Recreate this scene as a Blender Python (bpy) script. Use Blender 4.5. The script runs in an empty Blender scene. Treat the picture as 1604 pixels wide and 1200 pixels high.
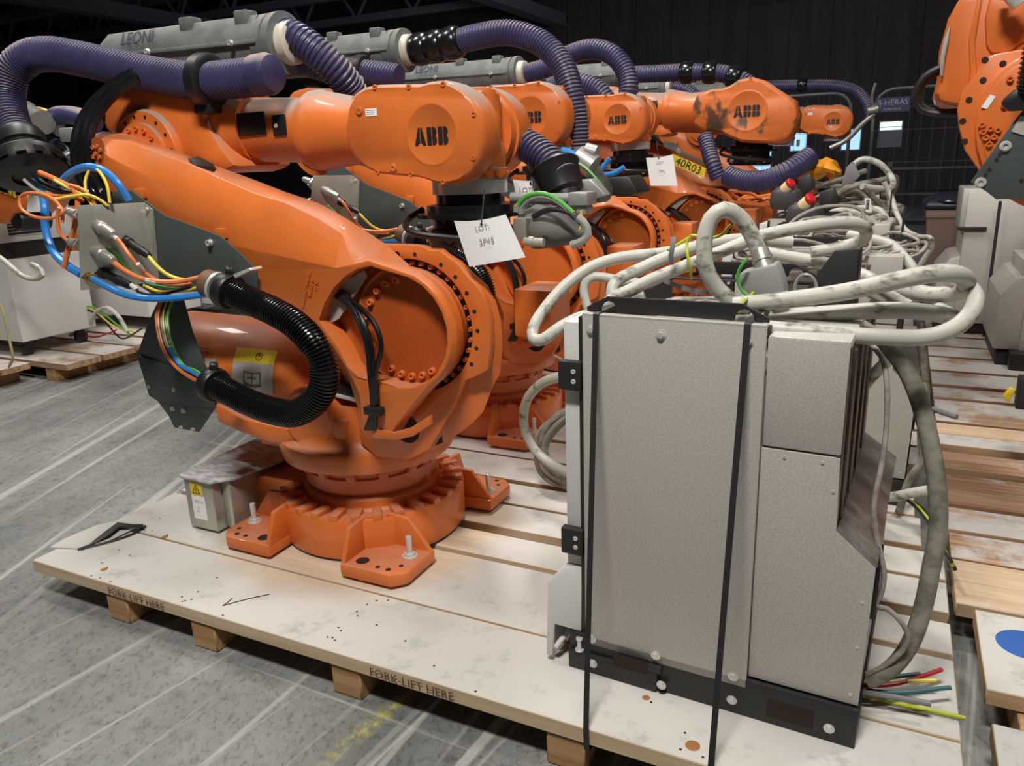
import bpy, bmesh, math, random
from math import sin, cos, pi, radians as R, sqrt
from mathutils import Vector as V, Matrix as MX
from mathutils.geometry import tessellate_polygon
random.seed(7)
SC = bpy.context.scene
COL = SC.collection
# ------------------------------------------------------------------ camera
FPX = 1205.0
EYE = V((0, 0, 1.42))
_n = V((152, 4160, FPX)).normalized(); UPc = -_n
_vy = V((616, -372, FPX)); _vy = (_vy - UPc * _vy.dot(UPc)).normalized()
_vx = _vy.cross(UPc)
RM = MX((_vx, _vy, UPc))                       # camera (x right, y down, z forward) -> world
cam = bpy.data.cameras.new('camera'); cam.sensor_width = 36; cam.lens = FPX / 1604 * 36
cam.clip_start = .05; cam.clip_end = 200
co = bpy.data.objects.new('camera', cam); COL.objects.link(co); SC.camera = co
r_ = RM @ V((1, 0, 0)); u_ = RM @ V((0, -1, 0)); b_ = RM @ V((0, 0, -1))
co.matrix_world = MX(((r_.x, u_.x, b_.x, EYE.x), (r_.y, u_.y, b_.y, EYE.y), (r_.z, u_.z, b_.z, EYE.z), (0, 0, 0, 1)))
def ray(px, py): return RM @ V((px - 802, py - 600, FPX))
def Y(px, py, y): d = ray(px, py); return EYE + d * ((y - EYE.y) / d.y)
def Z(px, py, z): d = ray(px, py); return EYE + d * ((z - EYE.z) / d.z)
def YY(pts, y): return [Y(a, b, y) for a, b in pts]
# ------------------------------------------------------------------ world, lamps, exposure
w = bpy.data.worlds.new('hall_air'); SC.world = w; w.use_nodes = True
w.node_tree.nodes['Background'].inputs[0].default_value = (.55, .6, .7, 1)
w.node_tree.nodes['Background'].inputs[1].default_value = .022
SC.view_settings.view_transform = 'Standard'; SC.view_settings.look = 'None'
SC.view_settings.exposure = 0.08; SC.view_settings.gamma = 1.0; SC.view_settings.use_curve_mapping = False
def lamp(name, loc, tgt, sx, sy, power, col=(1, .96, .9)):
    l = bpy.data.lights.new(name, 'AREA'); l.shape = 'RECTANGLE'; l.size = sx; l.size_y = sy; l.energy = power; l.color = col
    o = bpy.data.objects.new(name, l); COL.objects.link(o); o.location = loc
    o.rotation_euler = (V(tgt) - V(loc)).to_track_quat('-Z', 'Y').to_euler()
    return o
lamp('hall_area_light', (-.3, -.5, 5.0), (-1.0, 1.9, .4), 1.1, .4, 235)
lamp('hall_area_light', (-3.4, 2.2, 5.4), (-3.2, 2.0, .0), 1.3, .4, 150)
lamp('hall_area_light', (-2.2, 4.2, 5.6), (-2.0, 4.3, 0), 1.4, .5, 150)
lamp('hall_area_light', (1.8, 3.4, 5.4), (1.2, 4.2, .3), 1.2, .5, 80)
lamp('hall_area_light', (-3, 9, 3.4), (-2, 20, 6.5), 3.0, .8, 280, (.85, .88, 1))  # added uplight that brightens roof and back wall, not a known fixture
lamp('hall_area_light', (-6.5, 3.0, 5.2), (-5.8, 3.6, 0), 1.2, .5, 90)
# ------------------------------------------------------------------ materials
MT = {}
def mat(name, col, rough=.5, metal=0., var=.0, vs=6., bump=0., bs=60., col2=None, spec=.5, dust=0., coat=0., stretch=None, thr=(.4, .65), dthr=(.24, .52)):
    if name in MT: return MT[name]
    m = bpy.data.materials.new(name); m.use_nodes = True; nt = m.node_tree; N = nt.nodes; L = nt.links
    b = N['Principled BSDF']; b.inputs['Base Color'].default_value = (*col, 1)
    b.inputs['Roughness'].default_value = rough; b.inputs['Metallic'].default_value = metal
    b.inputs['Specular IOR Level'].default_value = spec; b.inputs['Coat Weight'].default_value = coat
    tc = N.new('ShaderNodeTexCoord'); src = tc.outputs['Object']
    if stretch:
        mp = N.new('ShaderNodeMapping'); mp.inputs['Scale'].default_value = stretch; L.new(src, mp.inputs[0]); src = mp.outputs[0]
    last = None
    if var or col2:
        n = N.new('ShaderNodeTexNoise'); n.inputs['Scale'].default_value = vs; n.inputs['Detail'].default_value = 7; n.inputs['Roughness'].default_value = .62
        L.new(src, n.inputs['Vector'])
        rp = N.new('ShaderNodeValToRGB'); e = rp.color_ramp.elements
        e[0].position = thr[0]; e[1].position = thr[1]
        c2 = col2 if col2 else tuple(c * (1 - var) for c in col)
        e[0].color = (*c2, 1); e[1].color = (*col, 1)
        L.new(n.outputs['Fac'], rp.inputs[0]); last = rp.outputs[0]
    if dust:
        g = N.new('ShaderNodeNewGeometry'); sp = N.new('ShaderNodeSeparateXYZ'); L.new(g.outputs['Normal'], sp.inputs[0])
        n2 = N.new('ShaderNodeTexNoise'); n2.inputs['Scale'].default_value = 5; n2.inputs['Detail'].default_value = 6; L.new(tc.outputs['Object'], n2.inputs['Vector'])
        ma = N.new('ShaderNodeMath'); ma.operation = 'MULTIPLY'; L.new(sp.outputs['Z'], ma.inputs[0]); L.new(n2.outputs['Fac'], ma.inputs[1])
        mr = N.new('ShaderNodeMapRange'); mr.inputs[1].default_value = dthr[0]; mr.inputs[2].default_value = dthr[1]; mr.inputs[4].default_value = dust; L.new(ma.outputs[0], mr.inputs[0])
        mx = N.new('ShaderNodeMix'); mx.data_type = 'RGBA'; L.new(mr.outputs[0], mx.inputs[0])
        if last: L.new(last, mx.inputs[6])
        else: mx.inputs[6].default_value = (*col, 1)
        mx.inputs[7].default_value = (.30, .24, .20, 1); last = mx.outputs[2]
        mr2 = N.new('ShaderNodeMath'); mr2.operation = 'MULTIPLY_ADD'; L.new(mr.outputs[0], mr2.inputs[0]); mr2.inputs[1].default_value = .5; mr2.inputs[2].default_value = rough
        L.new(mr2.outputs[0], b.inputs['Roughness'])
    if last: L.new(last, b.inputs['Base Color'])
    if bump:
        n3 = N.new('ShaderNodeTexNoise'); n3.inputs['Scale'].default_value = bs; n3.inputs['Detail'].default_value = 3; L.new(src, n3.inputs['Vector'])
        bp = N.new('ShaderNodeBump'); bp.inputs['Strength'].default_value = bump; bp.inputs['Distance'].default_value = .004
        L.new(n3.outputs['Fac'], bp.inputs['Height']); L.new(bp.outputs[0], b.inputs['Normal'])
    MT[name] = m; return m
def emit(name, col, s):
    m = bpy.data.materials.new(name); m.use_nodes = True; N = m.node_tree.nodes; b = N['Principled BSDF']
    b.inputs['Base Color'].default_value = (0, 0, 0, 1); b.inputs['Emission Color'].default_value = (*col, 1); b.inputs['Emission Strength'].default_value = s
    return m
ORG = mat('orange_paint', (.74, .180, .034), .36, var=.14, vs=3, dust=.38, bump=.05, bs=25, coat=.15)
ORU = mat('dusty_orange_paint', (.74, .180, .034), .38, var=.16, vs=4, dust=.95, bump=.05, bs=25, coat=.1, dthr=(.20, .42))
ORD = mat('worn_orange_paint', (.74, .17, .028), .45, vs=4.5, col2=(.22, .085, .035), dust=.4, stretch=(1, 1, 3), thr=(.36, .47))
BLK = mat('black_plastic', (.012, .012, .013), .42)
BLG = mat('black_gloss_rubber', (.008, .008, .009), .22)
BLM = mat('black_coated_steel', (.018, .017, .018), .5)
HOLE = mat('dark_hole', (.02, .008, .004), .8)
GRY = mat('gray_green_plate', (.075, .092, .09), .42, var=.25, vs=4)
STL = mat('bare_steel', (.56, .55, .48), .36, .6, var=.25, vs=5, stretch=(1, 1, .3))
CHR = mat('bright_bolt_steel', (.70, .70, .68), .32, .45)
GAL = mat('galvanised_sheet', (.56, .53, .485), .48, .25, var=.22, vs=210, bump=.05, bs=260, thr=(.35, .6))
GLV = mat('scratched_sheet', (.42, .39, .36), .35, .6, vs=7, col2=(.20, .175, .16), thr=(.45, .62))
LID = mat('dusty_lid', (.62, .62, .63), .6, .0, vs=18, col2=(.30, .30, .31), stretch=(1, 2.4, 1))
WHP = mat('white_powder_coat', (.62, .62, .60), .5)
HOS = mat('violet_hose', (.050, .046, .125), .42, var=.3, vs=8, dust=.85)
BOX = mat('weathered_gray_plastic', (.175, .19, .185), .58, vs=7, col2=(.10, .11, .11), dust=.5)
CBL = mat('dirty_gray_cable', (.48, .475, .42), .45, vs=26, col2=(.14, .14, .105), thr=(.35, .46), stretch=(.45, 1, 1))
CBD = mat('grimy_gray_cable', (.27, .26, .21), .55, vs=18, col2=(.09, .09, .06), thr=(.34, .6))
CBT = mat('thin_gray_cable', (.42, .37, .33), .5, var=.4, vs=30)
PAP = mat('white_paper', (.92, .92, .92), .6); PAP.node_tree.nodes['Principled BSDF'].inputs['Specular IOR Level'].default_value = .2
INK = mat('black_ink', (.012, .01, .01), .6)
GIN = mat('pale_print', (.35, .35, .36), .7)
YEL = mat('yellow_label', (.75, .55, .03), .5)
PLB = mat('pale_label', (.42, .40, .36), .5)
WOR = mat('orange_wire', (.72, .20, .055), .38); WYE = mat('yellow_wire', (.75, .60, .06), .38); WGR = mat('green_wire', (.08, .38, .06), .4)
WBL = mat('blue_hose', (.03, .22, .62), .28); WBK = mat('black_wire', (.012, .012, .014), .35); WRD = mat('red_wire', (.5, .02, .03), .4)
WTL = mat('teal_wire', (.035, .13, .15), .45); WYG = mat('yellow_green_wire', (.45, .50, .03), .4); WWH = mat('white_heatshrink', (.62, .58, .54), .5)
WGY = mat('gray_rod', (.2, .2, .2), .5)
LTH = mat('gray_leather_cover', (.13, .125, .115), .75, var=.35, vs=8, bump=.3, bs=30)
RED = mat('red_button', (.55, .015, .02), .35); CRM = mat('cream_ring', (.70, .55, .30), .5)
BAG = mat('orange_plastic_bag', (.85, .33, .02), .35, var=.25, vs=10, bump=.5, bs=22)
BRN = mat('brown_bin_plastic', (.21, .14, .11), .6)
NVY = mat('dark_lid_plastic', (.02, .022, .035), .4)
BLS = mat('blue_spray_paint', (.03, .12, .42), .7)
WALL = mat('dark_hall_wall', (.040, .032, .030), .8, var=.4, vs=.8, stretch=(4, 4, .4))
BEAM = mat('dark_roof_steel', (.16, .165, .18), .6)
ROOF = mat('dark_roof_sheet', (.018, .017, .018), .85)
def wood_mat(name, base, dark, paint, amount, rough=.7, bare=None):
    m = bpy.data.materials.new(name); m.use_nodes = True; nt = m.node_tree; N = nt.nodes; L = nt.links; b = N['Principled BSDF']; b.inputs['Roughness'].default_value = rough
    b.inputs['Specular IOR Level'].default_value = .25
    tc = N.new('ShaderNodeTexCoord'); oi = N.new('ShaderNodeObjectInfo')
    ad = N.new('ShaderNodeVectorMath'); ad.operation = 'ADD'; L.new(tc.outputs['Object'], ad.inputs[0])
    sc = N.new('ShaderNodeMath'); sc.operation = 'MULTIPLY'; sc.inputs[1].default_value = 17; L.new(oi.outputs['Random'], sc.inputs[0]); L.new(sc.outputs[0], ad.inputs[1])
    mp = N.new('ShaderNodeMapping'); mp.inputs['Scale'].default_value = (.8, 16, 16); L.new(ad.outputs[0], mp.inputs[0])
    n = N.new('ShaderNodeTexNoise'); n.inputs['Scale'].default_value = 2.2; n.inputs['Detail'].default_value = 8; n.inputs['Distortion'].default_value = .7; L.new(mp.outputs[0], n.inputs['Vector'])
    rp = N.new('ShaderNodeValToRGB'); e = rp.color_ramp.elements; e[0].position = .35; e[1].position = .65; e[0].color = (*dark, 1); e[1].color = (*base, 1); L.new(n.outputs['Fac'], rp.inputs[0])
    n2 = N.new('ShaderNodeTexNoise'); n2.inputs['Scale'].default_value = 2.4; n2.inputs['Detail'].default_value = 9; n2.inputs['Roughness'].default_value = .7; L.new(ad.outputs[0], n2.inputs['Vector'])
    g = N.new('ShaderNodeNewGeometry'); sp = N.new('ShaderNodeSeparateXYZ'); L.new(g.outputs['Normal'], sp.inputs[0])
    mr = N.new('ShaderNodeMapRange'); mr.inputs[1].default_value = amount[0]; mr.inputs[2].default_value = amount[1]; L.new(n2.outputs['Fac'], mr.inputs[0])
    ml = N.new('ShaderNodeMath'); ml.operation = 'MULTIPLY'; ml.use_clamp = True; L.new(mr.outputs[0], ml.inputs[0])
    gt = N.new('ShaderNodeMath'); gt.operation = 'GREATER_THAN'; gt.inputs[1].default_value = .7; L.new(sp.outputs['Z'], gt.inputs[0]); L.new(gt.outputs[0], ml.inputs[1])
    if bare:
        bm_ = N.new('ShaderNodeVectorMath'); bm_.operation = 'DISTANCE'; cb = N.new('ShaderNodeCombineXYZ'); s2_ = N.new('ShaderNodeSeparateXYZ'); L.new(tc.outputs['Object'], s2_.inputs[0])
        L.new(s2_.outputs['X'], cb.inputs[0]); L.new(s2_.outputs['Y'], cb.inputs[1]); L.new(cb.outputs[0], bm_.inputs[0]); bm_.inputs[1].default_value = (bare[0], bare[1], 0)
        wn = N.new('ShaderNodeMath'); wn.operation = 'MULTIPLY_ADD'; L.new(n2.outputs['Fac'], wn.inputs[0]); wn.inputs[1].default_value = .35; L.new(bm_.outputs['Value'], wn.inputs[2])
        br = N.new('ShaderNodeMapRange'); br.inputs[1].default_value = bare[2]; br.inputs[2].default_value = bare[2] + .14; br.inputs[3].default_value = .2; L.new(wn.outputs[0], br.inputs[0])
        m2_ = N.new('ShaderNodeMath'); m2_.operation = 'MULTIPLY'; L.new(ml.outputs[0], m2_.inputs[0]); L.new(br.outputs[0], m2_.inputs[1]); ml = m2_
    # paint is dirtied by scuffs
    n4 = N.new('ShaderNodeTexNoise'); n4.inputs['Scale'].default_value = 9; n4.inputs['Detail'].default_value = 10; n4.inputs['Roughness'].default_value = .75; L.new(ad.outputs[0], n4.inputs['Vector'])
    rp2 = N.new('ShaderNodeValToRGB'); e = rp2.color_ramp.elements; e[0].position = .28; e[1].position = .46; e[0].color = tuple(c * .62 for c in paint) + (1,); e[1].color = (*paint, 1); L.new(n4.outputs['Fac'], rp2.inputs[0])
    mx = N.new('ShaderNodeMix'); mx.data_type = 'RGBA'; L.new(ml.outputs[0], mx.inputs[0]); L.new(rp.outputs[0], mx.inputs[6]); L.new(rp2.outputs[0], mx.inputs[7])
    L.new(mx.outputs[2], b.inputs['Base Color'])
    bp = N.new('ShaderNodeBump'); bp.inputs['Strength'].default_value = .25; bp.inputs['Distance'].default_value = .003; L.new(n.outputs['Fac'], bp.inputs['Height']); L.new(bp.outputs[0], b.inputs['Normal'])
    MT[name] = m; return m
WOD = wood_mat('painted_plank', (.60, .43, .27), (.46, .30, .16), (.60, .58, .54), (.24, .36))
WON = wood_mat('painted_plank_worn_round_base', (.66, .52, .36), (.56, .41, .26), (.60, .58, .54), (.24, .36), bare=(-.48, .10, .60))
WOB = wood_mat('worn_plank', (.46, .31, .20), (.27, .15, .085), (.52, .49, .46), (.40, .50))
WOR_ = wood_mat('brown_plank', (.42, .27, .17), (.26, .14, .08), (.50, .47, .44), (.56, .66))
WOP = wood_mat('bare_pale_plank', (.62, .47, .33), (.50, .34, .21), (.6, .56, .5), (.5, .62))
WOK = wood_mat('raw_block', (.52, .33, .17), (.36, .19, .08), (.5, .4, .3), (.9, 1.0))
def floor_mat():
    m = bpy.data.materials.new('scratched_concrete'); m.use_nodes = True; nt = m.node_tree; N = nt.nodes; L = nt.links; b = N['Principled BSDF']; b.inputs['Roughness'].default_value = .55
    b.inputs['Specular IOR Level'].default_value = .35
    tc = N.new('ShaderNodeTexCoord')
    def noise(scale, det, rot, st, rough=.6):
        m0 = N.new('ShaderNodeMapping'); m0.inputs['Rotation'].default_value = (0, 0, -rot); L.new(tc.outputs['Object'], m0.inputs[0]); mp = N.new('ShaderNodeMapping'); mp.inputs['Scale'].default_value = st; L.new(m0.outputs[0], mp.inputs[0])
        n = N.new('ShaderNodeTexNoise'); n.inputs['Scale'].default_value = scale; n.inputs['Detail'].default_value = det; n.inputs['Roughness'].default_value = rough; L.new(mp.outputs[0], n.inputs['Vector']); return n.outputs['Fac']
    def ramp(s, p0, p1, c0, c1):
        r = N.new('ShaderNodeValToRGB'); e = r.color_ramp.elements; e[0].position = p0; e[1].position = p1; e[0].color = (*c0, 1); e[1].color = (*c1, 1); L.new(s, r.inputs[0]); return r.outputs[0]
    def mix(f, a, c, mode='MIX'):
        x = N.new('ShaderNodeMix'); x.data_type = 'RGBA'; x.blend_type = mode
        if isinstance(f, float): x.inputs[0].default_value = f
        else: L.new(f, x.inputs[0])
        L.new(a, x.inputs[6])
        if isinstance(c, tuple): x.inputs[7].default_value = (*c, 1)
        else: L.new(c, x.inputs[7])
        return x.outputs[2]
    base = ramp(noise(1.3, 8, R(100), (.6, 1.6, 1), .65), .34, .66, (.135, .142, .135), (.275, .28, .265))
    fine = ramp(noise(16, 9, .3, (1, 1, 1), .8), .36, .50, (.62, .62, .6), (1, 1, 1))
    c = mix(.8, base, fine, 'MULTIPLY')
    pit = ramp(noise(60, 5, R(30), (1, .5, 1), .7), .40, .46, (.42, .42, .40), (1, 1, 1))
    c = mix(.55, c, pit, 'MULTIPLY')
    # long pale drag scratches: one family across the aisle, another beside the pallet
    sx_ = N.new('ShaderNodeSeparateXYZ'); L.new(tc.outputs['Object'], sx_.inputs[0])
    def side(a0, a1):
        q = N.new('ShaderNodeMapRange'); q.inputs[1].default_value = a0; q.inputs[2].default_value = a1; L.new(sx_.outputs['X'], q.inputs[0]); return q.outputs[0]
    def times(a_, b_):
        q = N.new('ShaderNodeMath'); q.operation = 'MULTIPLY'; L.new(a_, q.inputs[0]); L.new(b_, q.inputs[1]); return q.outputs[0]
    right_, left_ = side(-2.9, -2.3), side(-2.3, -2.9)
    for ang, st, p0, p1, k_, sd in ((84, (.13, 8, 1), .60, .65, .7, right_), (80, (.2, 24, 1), .62, .68, .5, right_), (89, (.3, 15, 1), .63, .69, .5, right_), (111, (.13, 8, 1), .60, .66, .6, left_), (114, (.2, 26, 1), .60, .67, .55, left_), (107, (.3, 15, 1), .62, .68, .5, left_)):
        c = mix(times(ramp(noise(1.0, 4, R(ang), st, .55), p0, p1, (0, 0, 0), (k_, k_, k_)), sd), c, (.46, .455, .43))
    s3 = ramp(noise(1.3, 4, R(-2), (.2, 9, 1), .5), .68, .73, (0, 0, 0), (.6, .6, .6))
    c = mix(s3, c, (.46, .455, .43))
    # rubbed-out streak of yellow paint
    ym = N.new('ShaderNodeMapping'); ym.vector_type = 'TEXTURE'; yc = Z(588, 1130, 0); ym.inputs['Location'].default_value = (yc.x, yc.y, 0); ym.inputs['Rotation'].default_value = (0, 0, R(80)); ym.inputs['Scale'].default_value = (.20, .030, 1); L.new(tc.outputs['Object'], ym.inputs[0])
    yl_ = N.new('ShaderNodeVectorMath'); yl_.operation = 'LENGTH'; L.new(ym.outputs[0], yl_.inputs[0])
    yr = N.new('ShaderNodeMapRange'); yr.inputs[1].default_value = 1.2; yr.inputs[2].default_value = .2; L.new(yl_.outputs['Value'], yr.inputs[0])
    c = mix(times(yr.outputs[0], ramp(noise(40, 6, 0, (1, 1, 1)), .42, .60, (0, 0, 0), (.8, .8, .8))), c, (.48, .44, .10))
    L.new(c, b.inputs['Base Color'])
    bp = N.new('ShaderNodeBump'); bp.inputs['Strength'].default_value = .15; bp.inputs['Distance'].default_value = .004; L.new(noise(40, 6, 0, (1, 1, 1)), bp.inputs['Height']); L.new(bp.outputs[0], b.inputs['Normal'])
    return m
FLR = floor_mat()
# ------------------------------------------------------------------ mesh building blocks: every shape is (verts, faces)
def merge(*shapes):
    vs, fs = [], []
    for s in shapes:
        if isinstance(s, list): s = merge(*s)
        k = len(vs); vs += s[0]; fs += [tuple(i + k for i in f) for f in s[1]]
    return vs, fs
def box(x0, x1, y0, y1, z0, z1):
    v = [V((x, y, z)) for z in (z0, z1) for y in (y0, y1) for x in (x0, x1)]
    return v, [(0, 2, 3, 1), (4, 5, 7, 6), (0, 1, 5, 4), (2, 6, 7, 3), (0, 4, 6, 2), (1, 3, 7, 5)]
def frame(d):
    d = V(d).normalized(); a = V((0, 0, 1)) if abs(d.z) < .9 else V((1, 0, 0))
    u = d.cross(a).normalized(); return d, u, d.cross(u)
def loft(loops, cap0=True, cap1=True, closed=True):
    n = len(loops[0]); vs = [V(p) for l in loops for p in l]; fs = []
    for i in range(len(loops) - 1):
        for j in range(n if closed else n - 1):
            k = (j + 1) % n; fs.append((i * n + j, i * n + k, (i + 1) * n + k, (i + 1) * n + j))
    if cap0: fs.append(tuple(reversed(range(n))))
    if cap1: fs.append(tuple((len(loops) - 1) * n + j for j in range(n)))
    return vs, fs
def lathe(p, axis, prof, seg=32, cap0=True, cap1=True):
    p = V(p); d, u, v = frame(axis); loops = []
    for t, r in prof: loops.append([p + d * t + (u * cos(2 * pi * j / seg) + v * sin(2 * pi * j / seg)) * r for j in range(seg)])
    return loft(loops, cap0, cap1)
def cyl(a, b, r0, r1=None, seg=20):
    a, b = V(a), V(b); L_ = (b - a).length
    return lathe(a, b - a, [(0, r0), (L_, r0 if r1 is None else r1)], seg)
def prism(pts, off, holes=()):
    """planar polygon (3D points) pushed along off; holes are 3D loops too"""
    off = V(off); loops = [[V(p) for p in pts]] + [[V(p) for p in h] for h in holes]
    flat = [p for l in loops for p in l]; n = len(flat)
    if holes: tris = [tuple(t) for t in tessellate_polygon(loops)]
    else: tris = [tuple(range(n))]
    vs = flat + [p + off for p in flat]; fs = list(tris) + [tuple(i + n for i in reversed(t)) for t in tris]
    k = 0
    for l in loops:
        m = len(l)
        for j in range(m): a, b = k + j, k + (j + 1) % m; fs.append((a, b, b + n, a + n))
        k += m
    return vs, fs
def xz(pts, y0, y1, holes=()):
    return prism([V((a, y0, b)) for a, b in pts], (0, y1 - y0, 0), [[V((a, y0, b)) for a, b in h] for h in holes])
def circ(c, r, n=24, ax='y', a0=0, a1=2 * pi):
    c = V(c); f = n if abs(a1 - a0 - 2 * pi) < 1e-6 else n - 1
    o = []
    for i in range(n):
        t = a0 + (a1 - a0) * i / f
        if ax == 'y': o.append(c + V((cos(t) * r, 0, sin(t) * r)))
        elif ax == 'z': o.append(c + V((cos(t) * r, sin(t) * r, 0)))
        else: o.append(c + V((0, cos(t) * r, sin(t) * r)))
    return o
def spline(pts, step=.02):
    pts = [V(p) for p in pts]; out = []
    P = [pts[0] * 2 - pts[1]] + pts + [pts[-1] * 2 - pts[-2]]
    for i in range(1, len(P) - 2):
        a, b, c, d = P[i - 1], P[i], P[i + 1], P[i + 2]
        ta = max((b - a).length, 1e-5) ** .5; tb = max((c - b).length, 1e-5) ** .5; tc = max((d - c).length, 1e-5) ** .5
        m1 = (c - b) + tb * ((b - a) / ta - (c - a) / (ta + tb)); m2 = (c - b) + tb * ((d - c) / tc - (d - b) / (tb + tc))
        n = 14
        for k in range(n):
            t = k / n; t2, t3 = t * t, t * t * t
            out.append(b * (2 * t3 - 3 * t2 + 1) + m1 * (t3 - 2 * t2 + t) + c * (-2 * t3 + 3 * t2) + m2 * (t3 - t2))
    out.append(pts[-1])
    res = [out[0]]; acc = 0
    tot = sum((out[i + 1] - out[i]).length for i in range(len(out) - 1)); n = max(2, round(tot / step)); st = tot / n; nxt = st; s = 0
    for i in range(len(out) - 1):
        l = (out[i + 1] - out[i]).length
        while nxt <= s + l + 1e-9 and len(res) < n:
            res.append(out[i].lerp(out[i + 1], (nxt - s) / max(l, 1e-9))); nxt += st
        s += l
    res.append(out[-1]); return res
def sweep(pts, r, seg=10, rf=None):
    """tube through the points; rf(i) gives a radius per ring"""
    n = len(pts); t0 = (pts[1] - pts[0]).normalized(); _, u, _v = frame(t0); loops = []
    for i, p in enumerate(pts):
        t = (pts[min(i + 1, n - 1)] - pts[max(i - 1, 0)]).normalized()
        u = (u - t * u.dot(t)).normalized(); v = t.cross(u); rr = rf(i) if rf else r
        loops.append([p + (u * cos(2 * pi * j / seg) + v * sin(2 * pi * j / seg)) * rr for j in range(seg)])
    return loft(loops)
def tube(pts, r, step=.02, seg=10): return sweep(spline(pts, step), r, seg)
def corr(pts, r, pitch=.013, depth=.10, seg=20):
    q = [1, 1, 1 - depth, 1 - depth]
    return sweep(spline(pts, pitch / 4), r, seg, lambda i: r * q[i % 4])
def bolt(p, d, r=.009, h=.008):
    """socket head: hexagonal washer face with a sunk middle"""
    return lathe(p, d, [(0, r * 1.25), (h * .25, r * 1.25), (h * .25, r), (h, r), (h, r * .55), (h * .45, r * .5)], 12)
def hexbolt(p, d, r=.009, h=.008):
    return merge(lathe(p, d, [(0, r * 1.5), (h * .25, r * 1.5)], 16), lathe(p, d, [(h * .25, r), (h, r), (h * 1.1, r * .8)], 6))
_fc = {}
def text(s, size, org, right, up, depth=.0012, bold=0.):
    cu = bpy.data.curves.new('lettering', 'FONT'); cu.body = s; cu.size = size; cu.align_x = 'CENTER'; cu.align_y = 'CENTER'; cu.offset = bold; cu.resolution_u = 3
    o = bpy.data.objects.new('lettering', cu); COL.objects.link(o)
    me = bpy.data.meshes.new_from_object(o.evaluated_get(bpy.context.evaluated_depsgraph_get()))
    vs = [v.co.copy() for v in me.vertices]; fs = [tuple(p.vertices) for p in me.polygons]
    bpy.data.objects.remove(o); bpy.data.curves.remove(cu); bpy.data.meshes.remove(me)
    right = V(right).normalized(); up = V(up); up = (up - right * up.dot(right)).normalized(); nn = right.cross(up); org = V(org)
    return [org + right * v.x + up * v.y + nn * depth for v in vs], fs
def xform(s, m): return [m @ v for v in s[0]], s[1]
def mesh(name, s, m, bev=0., seg=2, sharp=34, org=None, flat=False):
    me = bpy.data.meshes.new(name); o = V(org) if org is not None else V((0, 0, 0))
    me.from_pydata([tuple(v - o) for v in s[0]], [], s[1]); me.materials.append(m)
    bm = bmesh.new(); bm.from_mesh(me); bmesh.ops.recalc_face_normals(bm, faces=bm.faces)
    if bev:
        bmesh.ops.remove_doubles(bm, verts=bm.verts, dist=1e-5)
        bmesh.ops.dissolve_limit(bm, angle_limit=.01, verts=bm.verts, edges=bm.edges)
        es = [e for e in bm.edges if len(e.link_faces) == 2 and e.calc_face_angle(0) > R(sharp)]
        bmesh.ops.bevel(bm, geom=es, offset=bev, segments=seg, affect='EDGES', clamp_overlap=True, profile=.5)
        bmesh.ops.recalc_face_normals(bm, faces=bm.faces)
    bm.to_mesh(me); bm.free()
    if not flat:
        me.shade_smooth(); me.set_sharp_from_angle(angle=R(38))
    return me
def link(name, data, parent=None, loc=None, M=None):
    o = bpy.data.objects.new(name, data); COL.objects.link(o)
    if parent: o.parent = parent
    if loc is not None: o.location = loc
    if M is not None: o.matrix_local = M
    return o
def part(name, s, m, parent=None, bev=0., label=None, **k):
    org = k.pop('org', None)
    if org is None and parent is not None and 'world_org' in parent: org = V(parent['world_org'])
    o = link(name, mesh(name, s, m, bev, org=org, **k), parent)
    o['world_org'] = list(org) if org is not None else [0, 0, 0]
    if label: o['label'] = label
    return o
def thing(name, label, cat, loc=(0, 0, 0), group=None):
    o = link(name, None, None, loc); o.empty_display_size = .1; o['label'] = label; o['category'] = cat; o['world_org'] = list(loc)
    if group: o['group'] = group
    return o
def tagt(o, label, cat, group=None):
    o['label'] = label; o['category'] = cat
    if group: o['group'] = group
    return o
def solo(name, s, m, label, cat, group=None, bev=0., **k):
    """a thing that is one mesh, its origin at its foot"""
    xs = [v.x for v in s[0]]; ys = [v.y for v in s[0]]; zs = [v.z for v in s[0]]
    org = V(((min(xs) + max(xs)) / 2, (min(ys) + max(ys)) / 2, min(zs)))
    o = link(name, mesh(name, s, m, bev, org=org, **k)); o.location = org; o['world_org'] = list(org)
    return tagt(o, label, cat, group)
def struct(name, s, m, **k):
    o = link(name, mesh(name, s, m, **k)); o['kind'] = 'structure'; o['world_org'] = [0, 0, 0]; return o
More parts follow.
